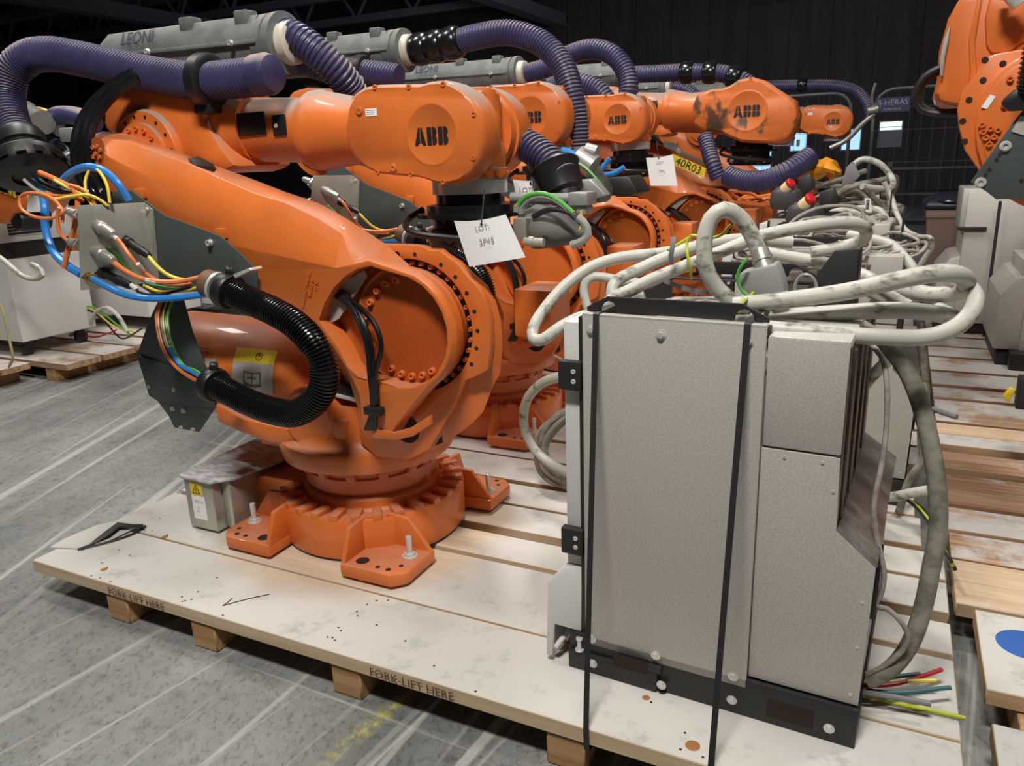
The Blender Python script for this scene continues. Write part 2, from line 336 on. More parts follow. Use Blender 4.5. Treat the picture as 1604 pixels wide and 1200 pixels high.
# ------------------------------------------------------------------ setting
PT = .14                                        # height of a pallet deck
struct('floor', box(-14, 9, -3, 26, -.1, 0), FLR)
WY = 22.0
WIN = [(-4.05, -3.15, 0.9, 2.05), (-2.68, -2.30, 1.40, 1.97), (-1.45, -1.03, 1.38, 1.86), (-.60, -.12, 1.43, 2.0)]
wl = struct('wall_back', prism([(-30, WY, 0), (9, WY, 0), (9, WY, 9), (-30, WY, 9)], (0, .3, 0), [[(a, WY, c), (b, WY, c), (b, WY, d), (a, WY, d)] for a, b, c, d in WIN]), WALL)
for x in range(-29, 9, 1):
    part('wall_rib', box(x, x + .12, WY - .05, WY, 0, 8.5), WALL, wl)
SKY = emit('daylight_pane', (.30, .52, .85), 1.5); SKW = emit('daylight_pane_pale', (.6, .8, 1.), 2.0)
for i, (a, b, c, d) in enumerate(WIN):
    wf = struct('window_%d' % (i + 1), merge(box(a - .03, a, WY - .03, WY + .12, c - .03, d + .03), box(b, b + .03, WY - .03, WY + .12, c - .03, d + .03), box(a, b, WY - .03, WY + .12, d, d + .03), box(a, b, WY - .03, WY + .12, c - .03, c)), BEAM)
    part('pane', box(a, b, WY + .05, WY + .06, c, d), SKY if i != 3 else SKW, wf)
    if i == 3: part('shutter', box(a, b, WY + .01, WY + .03, c, d - .2), BEAM, wf); part('glazing_bar', box(a, b, WY, WY + .03, d - .13, d - .11), BEAM, wf)
    if i == 1: part('exit_sign', box(a + .14, a + .22, WY + .02, WY + .04, c + .1, c + .27), WGR, wf)
struct('wall_left', box(-30.3, -30, -3, 26, 0, 9), WALL)
struct('ceiling', box(-30, 9, -3, 26, 8.6, 8.7), ROOF)
n = 0
for y in (5.5, 8.5, 11.5, 14.5, 17.5, 20.5):   # lattice girders
    n += 1; sh = [box(-30, 9, y - .1, y + .1, 6.9, 7.12), box(-30, 9, y - .1, y + .1, 5.5, 5.7)]
    for x in range(-29, 9, 2):
        sh.append(cyl((x, y, 5.6), (x + 1, y, 7), .05, seg=6)); sh.append(cyl((x + 1, y, 7), (x + 2, y, 5.6), .05, seg=6))
    struct('trim_%d' % n, merge(*sh), BEAM)
for x in (-17, -9, -3, 3):
    n += 1; struct('trim_%d' % n, merge(box(x - .12, x + .12, -3, 22, 5.0, 5.3), box(x - .2, x + .2, -3, 22, 4.96, 5.0)), BEAM)
for i, (x, y, z) in enumerate([(-3.6, 13.9, 4.75), (-8.8, 6.6, 3.9)]):
    t = thing('roof_light', ['unlit lamp hanging from the roof above the row of robots', 'unlit strip lamp at the top left of the roof'][i], 'lamp', (x, y, z))
    part('housing', box(x - .5, x + .5, y - .1, y + .1, z, z + .1), WHP if i else BEAM, t, .01)
    part('hanger', merge(cyl((x - .3, y, z + .1), (x - .3, y, z + 1.2), .012, seg=6), cyl((x + .3, y, z + .1), (x + .3, y, z + 1.2), .012, seg=6)), BEAM, t)
# ------------------------------------------------------------------ pallets
def pallet(label, x0, x1, rows, blocks_x, m=WOD, thick=.045, jit=0., group='plank pallets under the machines', front=True, top=PT):
    y0, y1 = rows[0][0], rows[-1][1]
    t = thing('wooden_pallet', label, 'pallet', ((x0 + x1) / 2, (y0 + y1) / 2, 0), group)
    rnd = random.Random(int(x0 * 97 + y0 * 31))
    for row in rows:
        a, b, dz = row[:3]
        j0, j1 = rnd.uniform(-jit, jit), rnd.uniform(-jit, jit)
        p = part('plank', box(x0 + j0, x1 + j1, a + .004, b - .004, top - thick + dz, top + dz), row[3] if len(row) > 3 else m, t, .003, seg=1)
    for bx in blocks_x:
        part('bearer', box(bx - .05, bx + .05, y0 + .01, y1 - .02, 0, top - thick - .004), WOK, t, .004, seg=1)
    return t
BX = [-2.19, -1.80, -1.255, -.60, .02]
p1 = pallet('wooden pallet under the nearest robot and cabinet, white planks stamped FORK-LIFT HERE', -2.6, .235,
            [(1.40, 1.70, 0), (1.70, 2.02, 0), (2.04, 2.20, -.001), (2.245, 2.43, 0), (2.44, 2.62, 0)], BX, WON)
for x, s in ((-2.075, 1), (-1.03, 1)):
    part('stamped_lettering', text('FORK-LIFT HERE', .036, (x, 1.3995, .1165), (1, 0, 0), (0, 0, 1), .0006), mat('burnt_stamp', (.12, .06, .03), .8), p1)
arr = lambda *ps: tube([Z(a, b, PT + .001) for a, b in ps], .0016, .02, 5)
part('pen_arrow', merge(arr((422, 931), (385, 939), (349, 949)), arr((364, 937), (356, 944), (349, 949))), INK, p1)
rn = random.Random(3); nh = []
for px, py in [(143, 902), (157, 905), (168, 889), (160, 882), (173, 911), (285, 935), (290, 941), (300, 939), (286, 942), (349, 964), (310, 927), (203, 870), (187, 862), (340, 905), (250, 812), (238, 832), (262, 838),
               (590, 941), (608, 940), (575, 947), (560, 965), (559, 958), (635, 1004), (590, 979), (534, 988), (530, 983), (513, 998), (521, 999), (525, 1003), (1073, 1148), (1066, 1174), (1101, 1186), (680, 1043), (745, 1083), (1020, 1100)]:
    c = Z(px, py, PT + .0004); nh.append(lathe(c, (0, 0, 1), [(0, .0035), (.0006, .003)], 7))
part('nail_hole', merge(*nh), INK, p1)['kind'] = 'stuff'
for px, py, r in [(163, 892, .012), (258, 841, .013), (1085, 1168, .017), (1012, 1093, .010)]: part('knot', lathe(Z(px, py, PT + .0003), (0, 0, 1), [(0, r), (.0005, r * .9)], 12), mat('knot_wood', (.34, .15, .05), .7), p1)
# pallets in the rows behind
for i, (dy, dx, lab) in enumerate([(1.24, -.09, 'pallet under the second robot of the row'), (2.47, -.05, 'pallet under the third robot of the row'), (3.7, -.06, 'pallet under the fourth robot, the one with a scuffed head'), (4.93, -.06, 'pallet under the fifth robot, almost hidden'), (6.2, -.05, 'pallet under the farthest robot of the row')]):
    rr_ = [(1.41 + dy + a, 1.41 + dy + b, z) for a, b, z in [(0, .23, 0), (.24, .47, .0), (.50, .74, 0), (.76, .98, 0), (1.0, 1.2, 0)]]
    pallet(lab, -2.6 + dx, .235 + dx, rr_, [-2.2 + dx, -1.2 + dx, -.1 + dx], jit=.03)
# right-hand rows (aisle strip of floor between)
RR = [(1.92, 2.305, 0)]
pb = pallet('pale pallet at the right edge with a blue sprayed spot', .30, 3.1, [(1.12, 1.42, 0), (1.44, 1.80, 0), (1.92, 2.305, 0)], [.42, 1.4, 2.6], top=PT)
part('blue_spot', lathe(Z(1606, 1010, PT + .0004), (0, 0, 1), [(0, .068), (.0006, .066)], 28), BLS, pb)
pallet('brown and white plank pallet right of the floor strip, behind the blue-spotted one', .255, 3.1, [(2.315, 2.60, 0, WOP), (2.605, 2.80, 0), (2.82, 3.02, 0), (3.05, 3.20, 0, WOR_), (3.205, 3.36, -.002, WOR_)], [.4, 1.4, 2.6], WOB, top=PT)
pallet('worn plank pallet with a wide dark gap, right of the heavy hanging cable', .255, 3.1, [(3.42, 3.62, 0, WOR_), (3.71, 3.86, 0), (3.865, 4.02, 0, WOP), (4.05, 4.42, 0), (4.46, 4.66, 0)], [.4, 1.4, 2.6], WOB, top=PT)
pallet('farthest worn pallet, under the silver cabinet with the torn strip', .255, 3.1, [(6.0, 6.28, 0), (6.32, 6.6, 0), (6.64, 6.95, 0)], [.4, 1.4, 2.6], WOB, top=PT)
pallet('worn pallet under the silver cabinet cut by the picture edge', .255, 3.1, [(4.72, 5.00, 0), (5.04, 5.36, 0), (5.40, 5.66, 0), (5.70, 5.95, 0)], [.4, 1.4, 2.6], WOB, top=PT)
# left-hand rows across the aisle
pallet('pallet under the left white cabinet, nearest of the left row', -7.6, -5.52, [(2.55, 2.8, 0), (2.85, 3.04, 0), (3.06, 3.28, 0)], [-5.7, -6.6], WOB, jit=.03)
pallet('pallet left of the aisle with a board sticking out furthest', -7.4, -5.2, [(3.32, 3.6, 0), (3.62, 3.9, 0), (3.92, 4.15, 0)], [-5.4, -6.4], WOB, jit=.05)
pallet('far left pallet with trailing wires on its end', -7.4, -5.0, [(4.2, 4.5, 0), (4.52, 4.85, 0), (4.88, 5.3, 0)], [-5.3, -6.4], WOB, jit=.08)
# peeled anti-slip sheet on the near pallet
c3 = [Z(*p, z) for p, z in [((78, 858), .142), ((100, 845), .15), ((150, 824), .165), ((190, 815), .168), ((225, 820), .155), ((213, 827), .15), ((170, 848), .145), ((122, 860), .142)]]
sh = thing('floor_mat', 'peeled white sheet with a black torn edge lying on the pallet corner', 'mat', tuple(Z(150, 845, PT)))
top_ = [v + V((0, 0, .002)) for v in c3]
part('sheet', loft([c3, top_]), PLB if 0 else mat('sheet_white', (.50, .50, .45), .55), sh)
e1 = [Z(*p, z) for p, z in [((122, 859), .146), ((140, 852), .15), ((165, 832), .165), ((184, 818), .173), ((208, 821), .168), ((224, 821), .160)]]
e2 = [Z(*p, z) for p, z in [((128, 860), .146), ((150, 850), .150), ((170, 838), .165), ((186, 825), .171), ((206, 825), .166), ((226, 826), .156)]]
part('torn_edge', merge(loft([e1, e2, [v - V((0, 0, .004)) for v in e2], [v - V((0, 0, .004)) for v in e1]], False, False, closed=False), tube([Z(122, 861, .143), Z(165, 851, .143), Z(205, 838, .144), Z(228, 824, .146)], .005, .03, 6)), BLM, sh)
# ------------------------------------------------------------------ the robot (built once at its place, then copied)
CX, CY = -1.66, 2.13
ROOT = V((CX, CY, PT)); A2 = V((-1.269, CY, .954)); A3 = V((-2.40, CY, 1.47))
FR = {'b': ROOT, 'l': A2, 'u': A3}
SPEC = []
def add(name, s, m, fr='b', par=None, bev=0., label=None, tag='', **k):
    if fr == 'u' and m is ORG: m = ORU
    me = mesh(name, s, m, bev, org=FR[fr], **k)
    SPEC.append(dict(name=name, me=me, fr=fr, par=par, label=label, tag=tag, loc=None)); return len(SPEC) - 1
def addrep(name, me, fr, par, locs, tag='', rots=None, label=None):
    for i, l in enumerate(locs):
        SPEC.append(dict(name=name, me=me, fr=fr, par=par, label=label, tag=tag, loc=V(l) - FR[fr], rot=rots[i] if rots else None))
def bolts(fr, par, locs, d=(0, -1, 0), r=.008, h=.009, m=ORG, name='bolt', tag='', hexa=False):
    me = mesh(name, (hexbolt if hexa else bolt)((0, 0, 0), d, r, h), m, sharp=30); addrep(name, me, fr, par, locs, tag)
# ---- base
base = add('base_ring', lathe((CX, CY, 0), (0, 0, 1), [(PT + .012, .33), (PT + .03, .336), (.285, .336), (.296, .330), (.292, .26), (.30, .25), (.325, .245), (.336, .225)], 64), ORG)
add('base_gasket', lathe((CX, CY, 0), (0, 0, 1), [(PT + .001, .325), (PT + .014, .325)], 48), BLM, par=base)
finm = mesh('fin', box(.262, .333, -.016, .016, .288, .312), ORG, .003, org=(0, 0, PT))
addrep('fin', finm, 'b', base, [(CX, CY, PT)] * 28, rots=[2 * pi * i / 28 for i in range(28)])
gear = add('gear_neck', lathe((CX, CY, 0), (0, 0, 1), [(.33, .226), (.345, .222), (.348, .236), (.395, .236), (.398, .226), (.44, .226)], 48), ORG)
lm = mesh('clamp_block', box(.225, .25, -.016, .016, .395, .425), ORG, .003, org=(0, 0, PT))
addrep('clamp_block', lm, 'b', gear, [(CX, CY, PT)] * 14, rots=[2 * pi * (i + .3) / 14 for i in range(14)])
for sx in (-1, 1):
    for sy in (-1, 1):
        q = lambda x, y, z: V((CX + sx * x, CY + sy * y, z))
        # foot: pad + full-height wall + sloping web
        pad = [q(.15, .24, .15), q(.15, .405, .15), q(.345, .405, .15), q(.385, .365, .15), q(.385, .20, .15), q(.25, .19, .15)]
        f = add('foot', merge(prism(pad, (0, 0, .045))), ORG, bev=.008)
        add('foot_wall', merge(prism([q(.15, .25, .19), q(.15, .40, .19), q(.15, .355, .30), q(.15, .25, .305)], (sx * .018, 0, 0))), ORG, par=f, bev=.004)
        add('foot_web', prism([q(.20, .225, .19), q(.385, .225, .19), q(.30, .225, .30), q(.20, .225, .305)], (0, -sy * .018, 0)), ORG, par=f, bev=.004)
        add('corner_fill', prism([q(.15, .25, .19), q(.15, .29, .19), q(.23, .235, .19), q(.225, .225, .19)], (0, 0, .115)), ORG, par=f)
        add('foot_pin', lathe(q(.22, .37, .14), (0, 0, 1), [(0, .024), (.02, .03)], 16), ORG, par=f)
        for a, b, r_ in [(.21, .36, .022), (.28, .375, .008), (.32, .375, .009), (.345, .34, .008)]: add('bolt_hole', lathe(q(a, b, .1945), (0, 0, 1), [(0, r_), (.0012, r_)], 16), HOLE, par=f)
        add('hold_down_bolt', merge(lathe(q(.335, .275, .195), (0, 0, 1), [(0, .026), (.003, .026), (.0035, .018), (.012, .018), (.0125, .010), (.07, .010), (.072, .007)], 14)), CHR, par=f)
add('spacer_post', lathe((CX + .215, CY + .02, .30), (0, 0, 1), [(0, .019), (.004, .024), (.05, .024), (.12, .03), (.2, .032)], 18), ORG)
add('rear_box', box(CX - .46, CX - .2, CY - .16, CY + .16, PT + .02, .315), ORG, bev=.012)
J0 = V((CX - .62, CY - .34, PT + .005))
jb = add('junction_box', box(-2.265, -2.125, 1.80, 2.36, PT + .012, .345), STL, bev=.004)
add('junction_box_end', box(-2.125, -2.08, 1.84, 2.34, PT + .012, .345), STL, par=jb, bev=.01)
lid = [(-2.29, 1.83), (-2.275, 1.79), (-2.12, 1.785), (-2.06, 1.85), (-2.02, 2.05), (-2.02, 2.40), (-2.29, 2.40)]
add('box_lid', prism([V((a, b, .346)) for a, b in lid], (0, 0, .012)), LID, bev=.003)
add('warning_label', box(-2.235, -2.175, 1.7985, 1.8, .285, .335), YEL, par=jb, tag='')
tri = lambda c, s, y: merge(tube([V((c[0] - s, y, c[1] - s * .8)), V((c[0], y, c[1] + s)), V((c[0] + s, y, c[1] - s * .8)), V((c[0] - s, y, c[1] - s * .8))][0:2], .0012, .01, 5), tube([V((c[0], y, c[1] + s)), V((c[0] + s, y, c[1] - s * .8))], .0012, .01, 5), tube([V((c[0] + s, y, c[1] - s * .8)), V((c[0] - s, y, c[1] - s * .8))], .0012, .01, 5), tube([V((c[0], y, c[1] + s * .4)), V((c[0], y, c[1] - s * .35))], .0012, .01, 5))
add('warning_sign', tri((-2.205, .308), .018, 1.798), INK, par=jb)
add('paper_label', box(-2.235, -2.17, 1.799, 1.8, .19, .283), PAP, par=jb)
add('label_print', merge(text('abb m', .018, (-2.20, 1.7985, .262), (1, 0, 0), (0, 0, 1)), text('c. ky', .013, (-2.21, 1.7985, .236), (1, 0, 0), (0, 0, 1)), text('my', .013, (-2.21, 1.7985, .221), (1, 0, 0), (0, 0, 1))), GIN, par=jb)
def weld(s):
    seen = {}; idx = []; vs = []
    for v in s[0]:
        k_ = (round(v.x, 5), round(v.y, 5), round(v.z, 5))
        if k_ not in seen: seen[k_] = len(vs); vs.append(v)
        idx.append(seen[k_])
    return vs, [tuple(idx[i] for i in f) for f in s[1] if len({idx[i] for i in f}) > 2]
# ---- turret
tur = add('turret', lathe((CX, CY, 0), (0, 0, 1), [(.43, .23), (.445, .305), (.50, .318), (.515, .312), (.53, .285), (.56, .27), (.60, .262), (.66, .25)], 64), ORG)
fp = [(600, 383), (645, 384), (662, 386), (672, 392), (690, 393), (700, 402), (716, 413), (733, 434), (750, 452), (760, 474), (767, 503), (768, 545), (764, 580), (745, 590), (729, 596), (712, 635), (690, 672), (672, 704), (640, 720), (590, 716), (565, 695), (560, 640), (545, 590), (520, 545), (520, 470), (555, 420)]
fm = [(600, 381), (645, 382), (662, 383), (674, 388), (694, 389), (706, 398), (724, 409), (745, 430), (764, 447), (777, 472), (785, 503), (787, 545), (784, 583), (772, 606), (757, 645), (741, 662), (712, 684), (684, 703), (645, 722), (590, 718), (562, 697), (557, 640), (540, 590), (515, 545), (515, 470), (552, 420)]
YF = 1.888
Cf = lambda r, n=40, y=YF: [(A2.x + r * cos(2 * pi * i / n), A2.z + r * sin(2 * pi * i / n)) for i in range(n)]
fl = [(p.x, p.z) for p in YY(fp, YF)]
front = [V((a, YF, b)) for a, b in fl]
# face plate with the round opening, then the deep body behind it
k = add('shoulder_plate', xz(fl, YF, YF + .03, [Cf(.200)]), ORG, par=tur, bev=.004)
body = [(a, b) for a, b in fl]
add('shoulder_body', weld(loft([[V((p[0], YF + .0292, p[1])) for p in fl], YY(fm, YF + .05), [Y(a - 6, b, 2.06) for a, b in fm], [Y(a - 22, b + 8, 2.30) for a, b in fm]])), ORG, par=tur)
add('bearing_recess', lathe((A2.x, YF + .027, A2.z), (0, -1, 0), [(0, .205), (.002, .205)], 40), BLM, par=tur)
hl = [(A2.x + .218 * cos(t), YF - .0006, A2.z + .215 * sin(t)) for t in [R(a) for a in (100, 84, 60, 45, 30, 15, 0, -14, -28)]]
for i, p in enumerate(hl): add('plate_hole', lathe(p, (0, 1, 0), [(0, .0065 if i else .010), (.001, .0065)], 12), HOLE, par=tur)
bolts('b', tur, [(A2.x + .1875 * cos(t), YF + .022, A2.z + .1875 * sin(t)) for t in [R(a) for a in range(-70, 110, 10)]], r=.0062, h=.012)
add('body_opening', lathe(Y(637, 672, YF - .001), (0, 1, 0), [(0, .047), (.002, .047)], 28), HOLE, par=tur)
add('side_opening', prism([Y(a, b, y_) for a, b, y_ in [(682, 698, 1.92), (694, 676, 1.93), (708, 660, 1.94), (718, 656, 1.95), (708, 674, 1.95), (696, 692, 1.94)]], (.001, -.002, 0)), HOLE, par=tur)
add('drive_shaft', cyl(Y(500, 598, 1.93), Y(575, 622, 1.93), .022), BLK, par=tur)
add('piston_rod', cyl(Y(505, 614, 1.91), Y(572, 630, 1.91), .007), CHR, par=tur)
sl = [Y(a, b, YF + .1) for a, b in [(676, 700), (700, 668), (722, 650), (726, 655), (700, 685), (680, 706)]]
# strap bracket in front of the opening
add('strap_bracket', merge(prism(YY([(580, 648), (601, 638), (602, 642), (594, 650), (592, 672), (618, 678), (640, 672), (672, 652), (674, 666), (646, 684), (618, 690), (583, 686)], 1.80), (0, .02, 0))), ORG, par=tur, bev=.002)
add('hydraulic_box', box(A2.x + .17, A2.x + .30, 2.22, 2.40, .86, 1.02), ORG, par=tur, bev=.01)
# cradle arm and stepped plates under the balancer
add('cradle_arm', prism(YY([(335, 632), (352, 640), (382, 657), (450, 672), (512, 655), (540, 660), (540, 690), (470, 700), (420, 694), (373, 677), (340, 662)], 1.87), (0, .10, 0)), ORG, par=tur, bev=.012)
add('cradle_arm', prism(YY([(335, 632), (352, 640), (382, 657), (450, 672), (512, 655), (540, 660), (540, 690), (470, 700), (420, 694), (373, 677), (340, 662)], 1.87), (0, .10, 0)) if 0 else xform(prism(YY([(335, 632), (352, 640), (382, 657), (450, 672), (512, 655), (540, 690), (470, 700), (373, 677), (340, 662)], 1.87), (0, .10, 0)), MX.Translation((0, .36, 0))), ORG, par=tur, bev=.012)
add('step_plate', merge(box(-2.02, -1.6, 1.93, 2.33, .515, .55), box(-1.97, -1.6, 1.91, 2.35, .478, .513)), ORG, par=tur, bev=.006)
add('shoulder_boss', lathe((-1.70, 1.90, .615), (0, -1, 0), [(-.1, .11), (.02, .11), (.04, .095)], 32), ORG, par=tur)
add('cast_lettering', merge(*[text(s, .022, Y(562 + 10 * i, 650, 1.885), V((.25, 0, .97)), V((-.97, 0, .25)), .002, .001) for i, s in enumerate(['SHGM 34', 'TE 0471', '7 17'])]), ORD, par=tur) if 0 else None
# ---- balancer
BZ, BYY = .685, 2.12
bal = add('balancer', lathe((-1.50, BYY, BZ - .01), (-1, 0, .02), [(0, .11), (.16, .115), (.17, .125), (.19, .125), (.2, .117), (.22, .117), (.235, .13), (.26, .13), (.28, .12), (.31, .16), (.34, .185), (.40, .195), (1.0, .195), (1.07, .18), (1.10, .14), (1.11, .05)], 56), ORG)
def barrel_label(n, x0, x1, a0, a1, m, r=.1965):
    o = []
    for i in range(9):
        t = R(a0 + (a1 - a0) * i / 8); o.append([V((x, BYY - cos(t) * r, BZ + sin(t) * r)) for x in (x0, x1)])
    return loft(o, False, False, closed=False)
pl = lambda px: None
LX0, LX1 = Y(368, 600, 1.935).x, Y(432, 612, 1.935).x; KX0, KX1 = Y(262, 530, 1.95).x, Y(338, 545, 1.95).x
for x0, x1, a0, a1, yy0, yy1, ax0 in ((LX0, LX1, -6, 25, 25, 40, LX0), (KX0 + .06, KX1, 16, 48, 16, 48, KX0)):
    li = add('safety_label', barrel_label(0, x0, x1, a0, a1, PLB), PLB, par=bal)
    add('label_band', barrel_label(0, ax0, x1 if ax0 == LX0 else x0, yy0, yy1, YEL), YEL, par=bal)
def on_barrel(s, x, a, r=.198):
    """wrap flat artwork (x right, z up) on the barrel"""
    vs = []
    for v in s[0]:
        t = R(a) + v.z / r; vs.append(V((x + v.x, BYY - cos(t) * (r + v.y), BZ + sin(t) * (r + v.y))))
    return vs, s[1]
rod = lambda *p: tube([V((a, 0, b)) for a, b in p], .0012, .008, 5)
bk = merge(rod((-.038, -.02), (-.038, .022)), rod((-.038, .022), (0, .016)), rod((0, .016), (.038, .022)), rod((.038, .022), (.038, -.02)), rod((-.038, -.02), (0, -.026)), rod((0, -.026), (.038, -.02)), rod((0, .016), (0, -.026)), rod((-.042, -.026), (0, -.032)), rod((0, -.032), (.042, -.026)), rod((-.02, 0), (.02, 0)))
add('book_symbol', on_barrel(bk, (LX0 + LX1) / 2, 9), INK, par=bal)
add('notice_symbol', on_barrel(merge(sweep([V((.014 * cos(t), 0, .014 * sin(t))) for t in [2 * pi * i / 16 for i in range(17)]], .0012, 5), rod((0, .009), (0, -.002)), rod((0, -.006), (0, -.009))), (LX0 + LX1) / 2 + .02, 32), INK, par=bal)
add('warning_symbol', on_barrel(merge(rod((-.02, -.017), (0, .02)), rod((0, .02), (.02, -.017)), rod((.02, -.017), (-.02, -.017)), rod((0, .007), (0, -.01))), KX0 + .03, 32), INK, par=bal)
add('symbol_print', on_barrel(merge(*[rod((a, b), (a + .016, b)) for a in (-.03, 0, .03) for b in (-.012, 0, .012)]), (KX0 + KX1) / 2 + .03, 32), GIN, par=bal)
# gray bracket plate on the balancer end, with screws
bp_ = YY([(214, 556), (233, 502), (248, 470), (285, 466), (300, 520), (330, 600), (338, 636), (311, 677), (273, 670), (263, 650), (246, 628), (233, 620)], 1.90)
bkt = add('balancer_bracket', prism(bp_, (0, .008, 0)), GRY, bev=.002)
bolts('b', bkt, [Y(a, b, 1.899) for a, b in [(235, 605), (274, 610), (271, 640), (288, 643), (284, 670), (303, 673)]], r=.0075, h=.008, m=CHR)
add('bracket_fold', prism(YY([(214, 556), (300, 585), (330, 600), (338, 640), (246, 628), (233, 620)], 1.893), (0, .006, 0)), GRY, par=bkt, bev=.002)
# ---- lower arm: matched loops front / chamfer / back
rowsF = []
B_ = lambda a, y: Y(a[0], a[1], y)
fr_, md_, bk_ = [], [], []
L0 = [((148, 262), (143, 255), (140, 250)), ((146, 240), (141, 232), (138, 226)), ((152, 228), (146, 218), (142, 212)),
      ((172, 247), (168, 216), (160, 206)), ((205, 264), (205, 224), (205, 208)), ((250, 284), (250, 240), (250, 226)), ((306, 309), (300, 258), (300, 246)),
      ((350, 331), (350, 281), (345, 262)), ((400, 358), (400, 303), (400, 282)), ((446, 380), (446, 317), (446, 300)), ((490, 405), (500, 343), (500, 318)),
      ((525, 420), (535, 366), (548, 345)), ((553, 414), (571, 400), (603, 381)), ((577, 408), (594, 408), (645, 418))]
for i, (a, b, c) in enumerate(L0): fr_.append(B_(a, 1.80)); md_.append(B_(b, 1.845 - .02 * max(0, i - 11) / 2)); bk_.append(B_(c, 1.95 - .02 * max(0, i - 9)))
for t in [R(a) for a in (66, 52, 38, 24, 10, -4, -18, -32, -46, -60)]:
    for L_, r_, y_ in ((fr_, .180, 1.803), (md_, .190, 1.820), (bk_, .181, 1.884)): L_.append(V((A2.x + r_ * cos(t), y_, A2.z + r_ * sin(t))))
for a in [(619, 668), (610, 684), (596, 686), (575, 672), (566, 660), (562, 620), (548, 590), (520, 545), (497, 520), (488, 506), (440, 488), (400, 470), (330, 425), (250, 362), (170, 300)]:
    p = Y(a[0], a[1], 1.80); fr_.append(p + V((0, .004, .003))); md_.append(p + V((0, .012, 0))); bk_.append(p + V((0, .08, 0)))
hole = [B_(p, 1.80) for p in [(580, 417), (560, 421), (540, 433), (522, 452), (508, 476), (499, 502), (512, 520), (530, 545), (545, 575), (563, 592)]]
hole += [V((A2.x + .168 * cos(R(a)), 1.803, A2.z + .168 * sin(R(a)))) for a in (-112, -95, -78, -60, -42, -24, -8, 8, 24, 40, 56, 72)]
fl_ = fr_; tri_ = tessellate_polygon([fl_, hole]); allp = fl_ + hole
nh_ = len(hole); inner = [p + V((0, .07, 0)) for p in hole]
arm_s = merge((allp, [tuple(t) for t in tri_]), loft([fr_, md_, bk_], False, False), (bk_, [tuple(range(len(bk_)))]) if 0 else ([v for v in bk_], [tuple(t) for t in tessellate_polygon([bk_])]), loft([hole, inner], False, False))
arm = add('lower_arm', weld(arm_s), ORG, 'l', bev=.004)
add('arm_joint_barrel', lathe((A2.x, 1.86, A2.z), (0, 1, 0), [(0, .176), (.028, .178), (.03, .172), (.05, .172)], 56), ORG, 'l', par=arm)
add('recess_floor', lathe((A2.x, 1.862, A2.z), (0, -1, 0), [(0, .185), (.002, .185)], 40), ORG, 'l', par=arm)
bolts('l', arm, [(A2.x + .145 * cos(t), 1.859, A2.z + .145 * sin(t)) for t in [R(a) for a in (-118, -103, -88, -73, -58, 100, 116, 132, 150, 168, 186, 204)]], r=.0095, h=.012)
# pale lining and black cable bundle in the recess
add('recess_lining', prism(YY([(500, 497), (520, 462), (545, 438), (570, 424), (574, 432), (545, 478), (530, 500), (510, 510)], 1.842), (0, .006, 0)), mat('pale_lining', (.42, .36, .34), .5), 'l', par=arm)
for i, (dx, dy) in enumerate([(0, 0), (5, 2), (-4, 3), (9, -2), (3, 6)]):
    pp = [(520 + dx, 455 + dy), (545 + dx * .6, 472 + dy), (563 + dx * .8, 500), (577 + dx * .7, 540), (582 + dx * .6, 590), (585 + dx * .4, 625), (584 + dx * .4, 650), (578 + dx, 672)]
    ys = [1.85, 1.82, 1.80, 1.785, 1.78, 1.785, 1.79, 1.80]
    if i == 3: pp[3] = (597, 540); pp[2] = (585, 505)
    add('cable', tube([Y(a, b, y_) for (a, b), y_ in zip(pp, ys)], .0082, .02, 8), BLG if i % 2 else WBK, 'b')
add('cable_clamp', box(*sum([[Y(575, 640, 1.79).x, Y(600, 640, 1.79).x], [1.77, 1.80], [Y(585, 648, 1.79).z, Y(585, 636, 1.79).z]], [])), BLK, 'b', bev=.003)
# elbow-end pocket with bolts, cap, lugs, casting marks
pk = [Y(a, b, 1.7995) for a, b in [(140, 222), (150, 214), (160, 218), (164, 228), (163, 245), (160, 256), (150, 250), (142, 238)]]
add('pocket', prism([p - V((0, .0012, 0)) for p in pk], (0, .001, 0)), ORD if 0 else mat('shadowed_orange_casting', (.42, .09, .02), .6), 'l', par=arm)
bolts('l', arm, [Y(a, b, 1.795) for a, b in [(141, 236), (146, 231), (152, 229), (157, 235), (150, 241), (156, 246), (147, 246)]], r=.0065, h=.005)
q0 = [Y(a, b, 1.87) for a, b in [(300, 258), (318, 256), (341, 268), (338, 272), (312, 272), (300, 262)]]
add('arm_cap', prism([Y(300, 259, 1.875), Y(318, 256, 1.915), Y(341, 268, 1.915), Y(337, 273, 1.875), Y(313, 273, 1.865)], (0, -.014, .024)), BLK, 'l', par=arm, bev=.003)
for px, py in ((218, 301), (345, 364)):
    c = Y(px, py, 1.79); add('lug', box(c.x - .018, c.x + .018, 1.785, 1.81, c.z - .02, c.z + .012), ORG, 'l', par=arm, bev=.002)
dr = (Y(484, 416, 1.8) - Y(472, 478, 1.8)).normalized(); dn = V((dr.z, 0, -dr.x))
for i, s in enumerate(['THACO0TT34R-001', 'SER-0Z 01', '11 97']):
    add('cast_lettering', text(s, .0145, Y(480 + 8 * i, 452 - 3 * i, 1.7985), dr, -dn, .0022, .0006), ORD if 0 else ORG, 'l', par=arm)
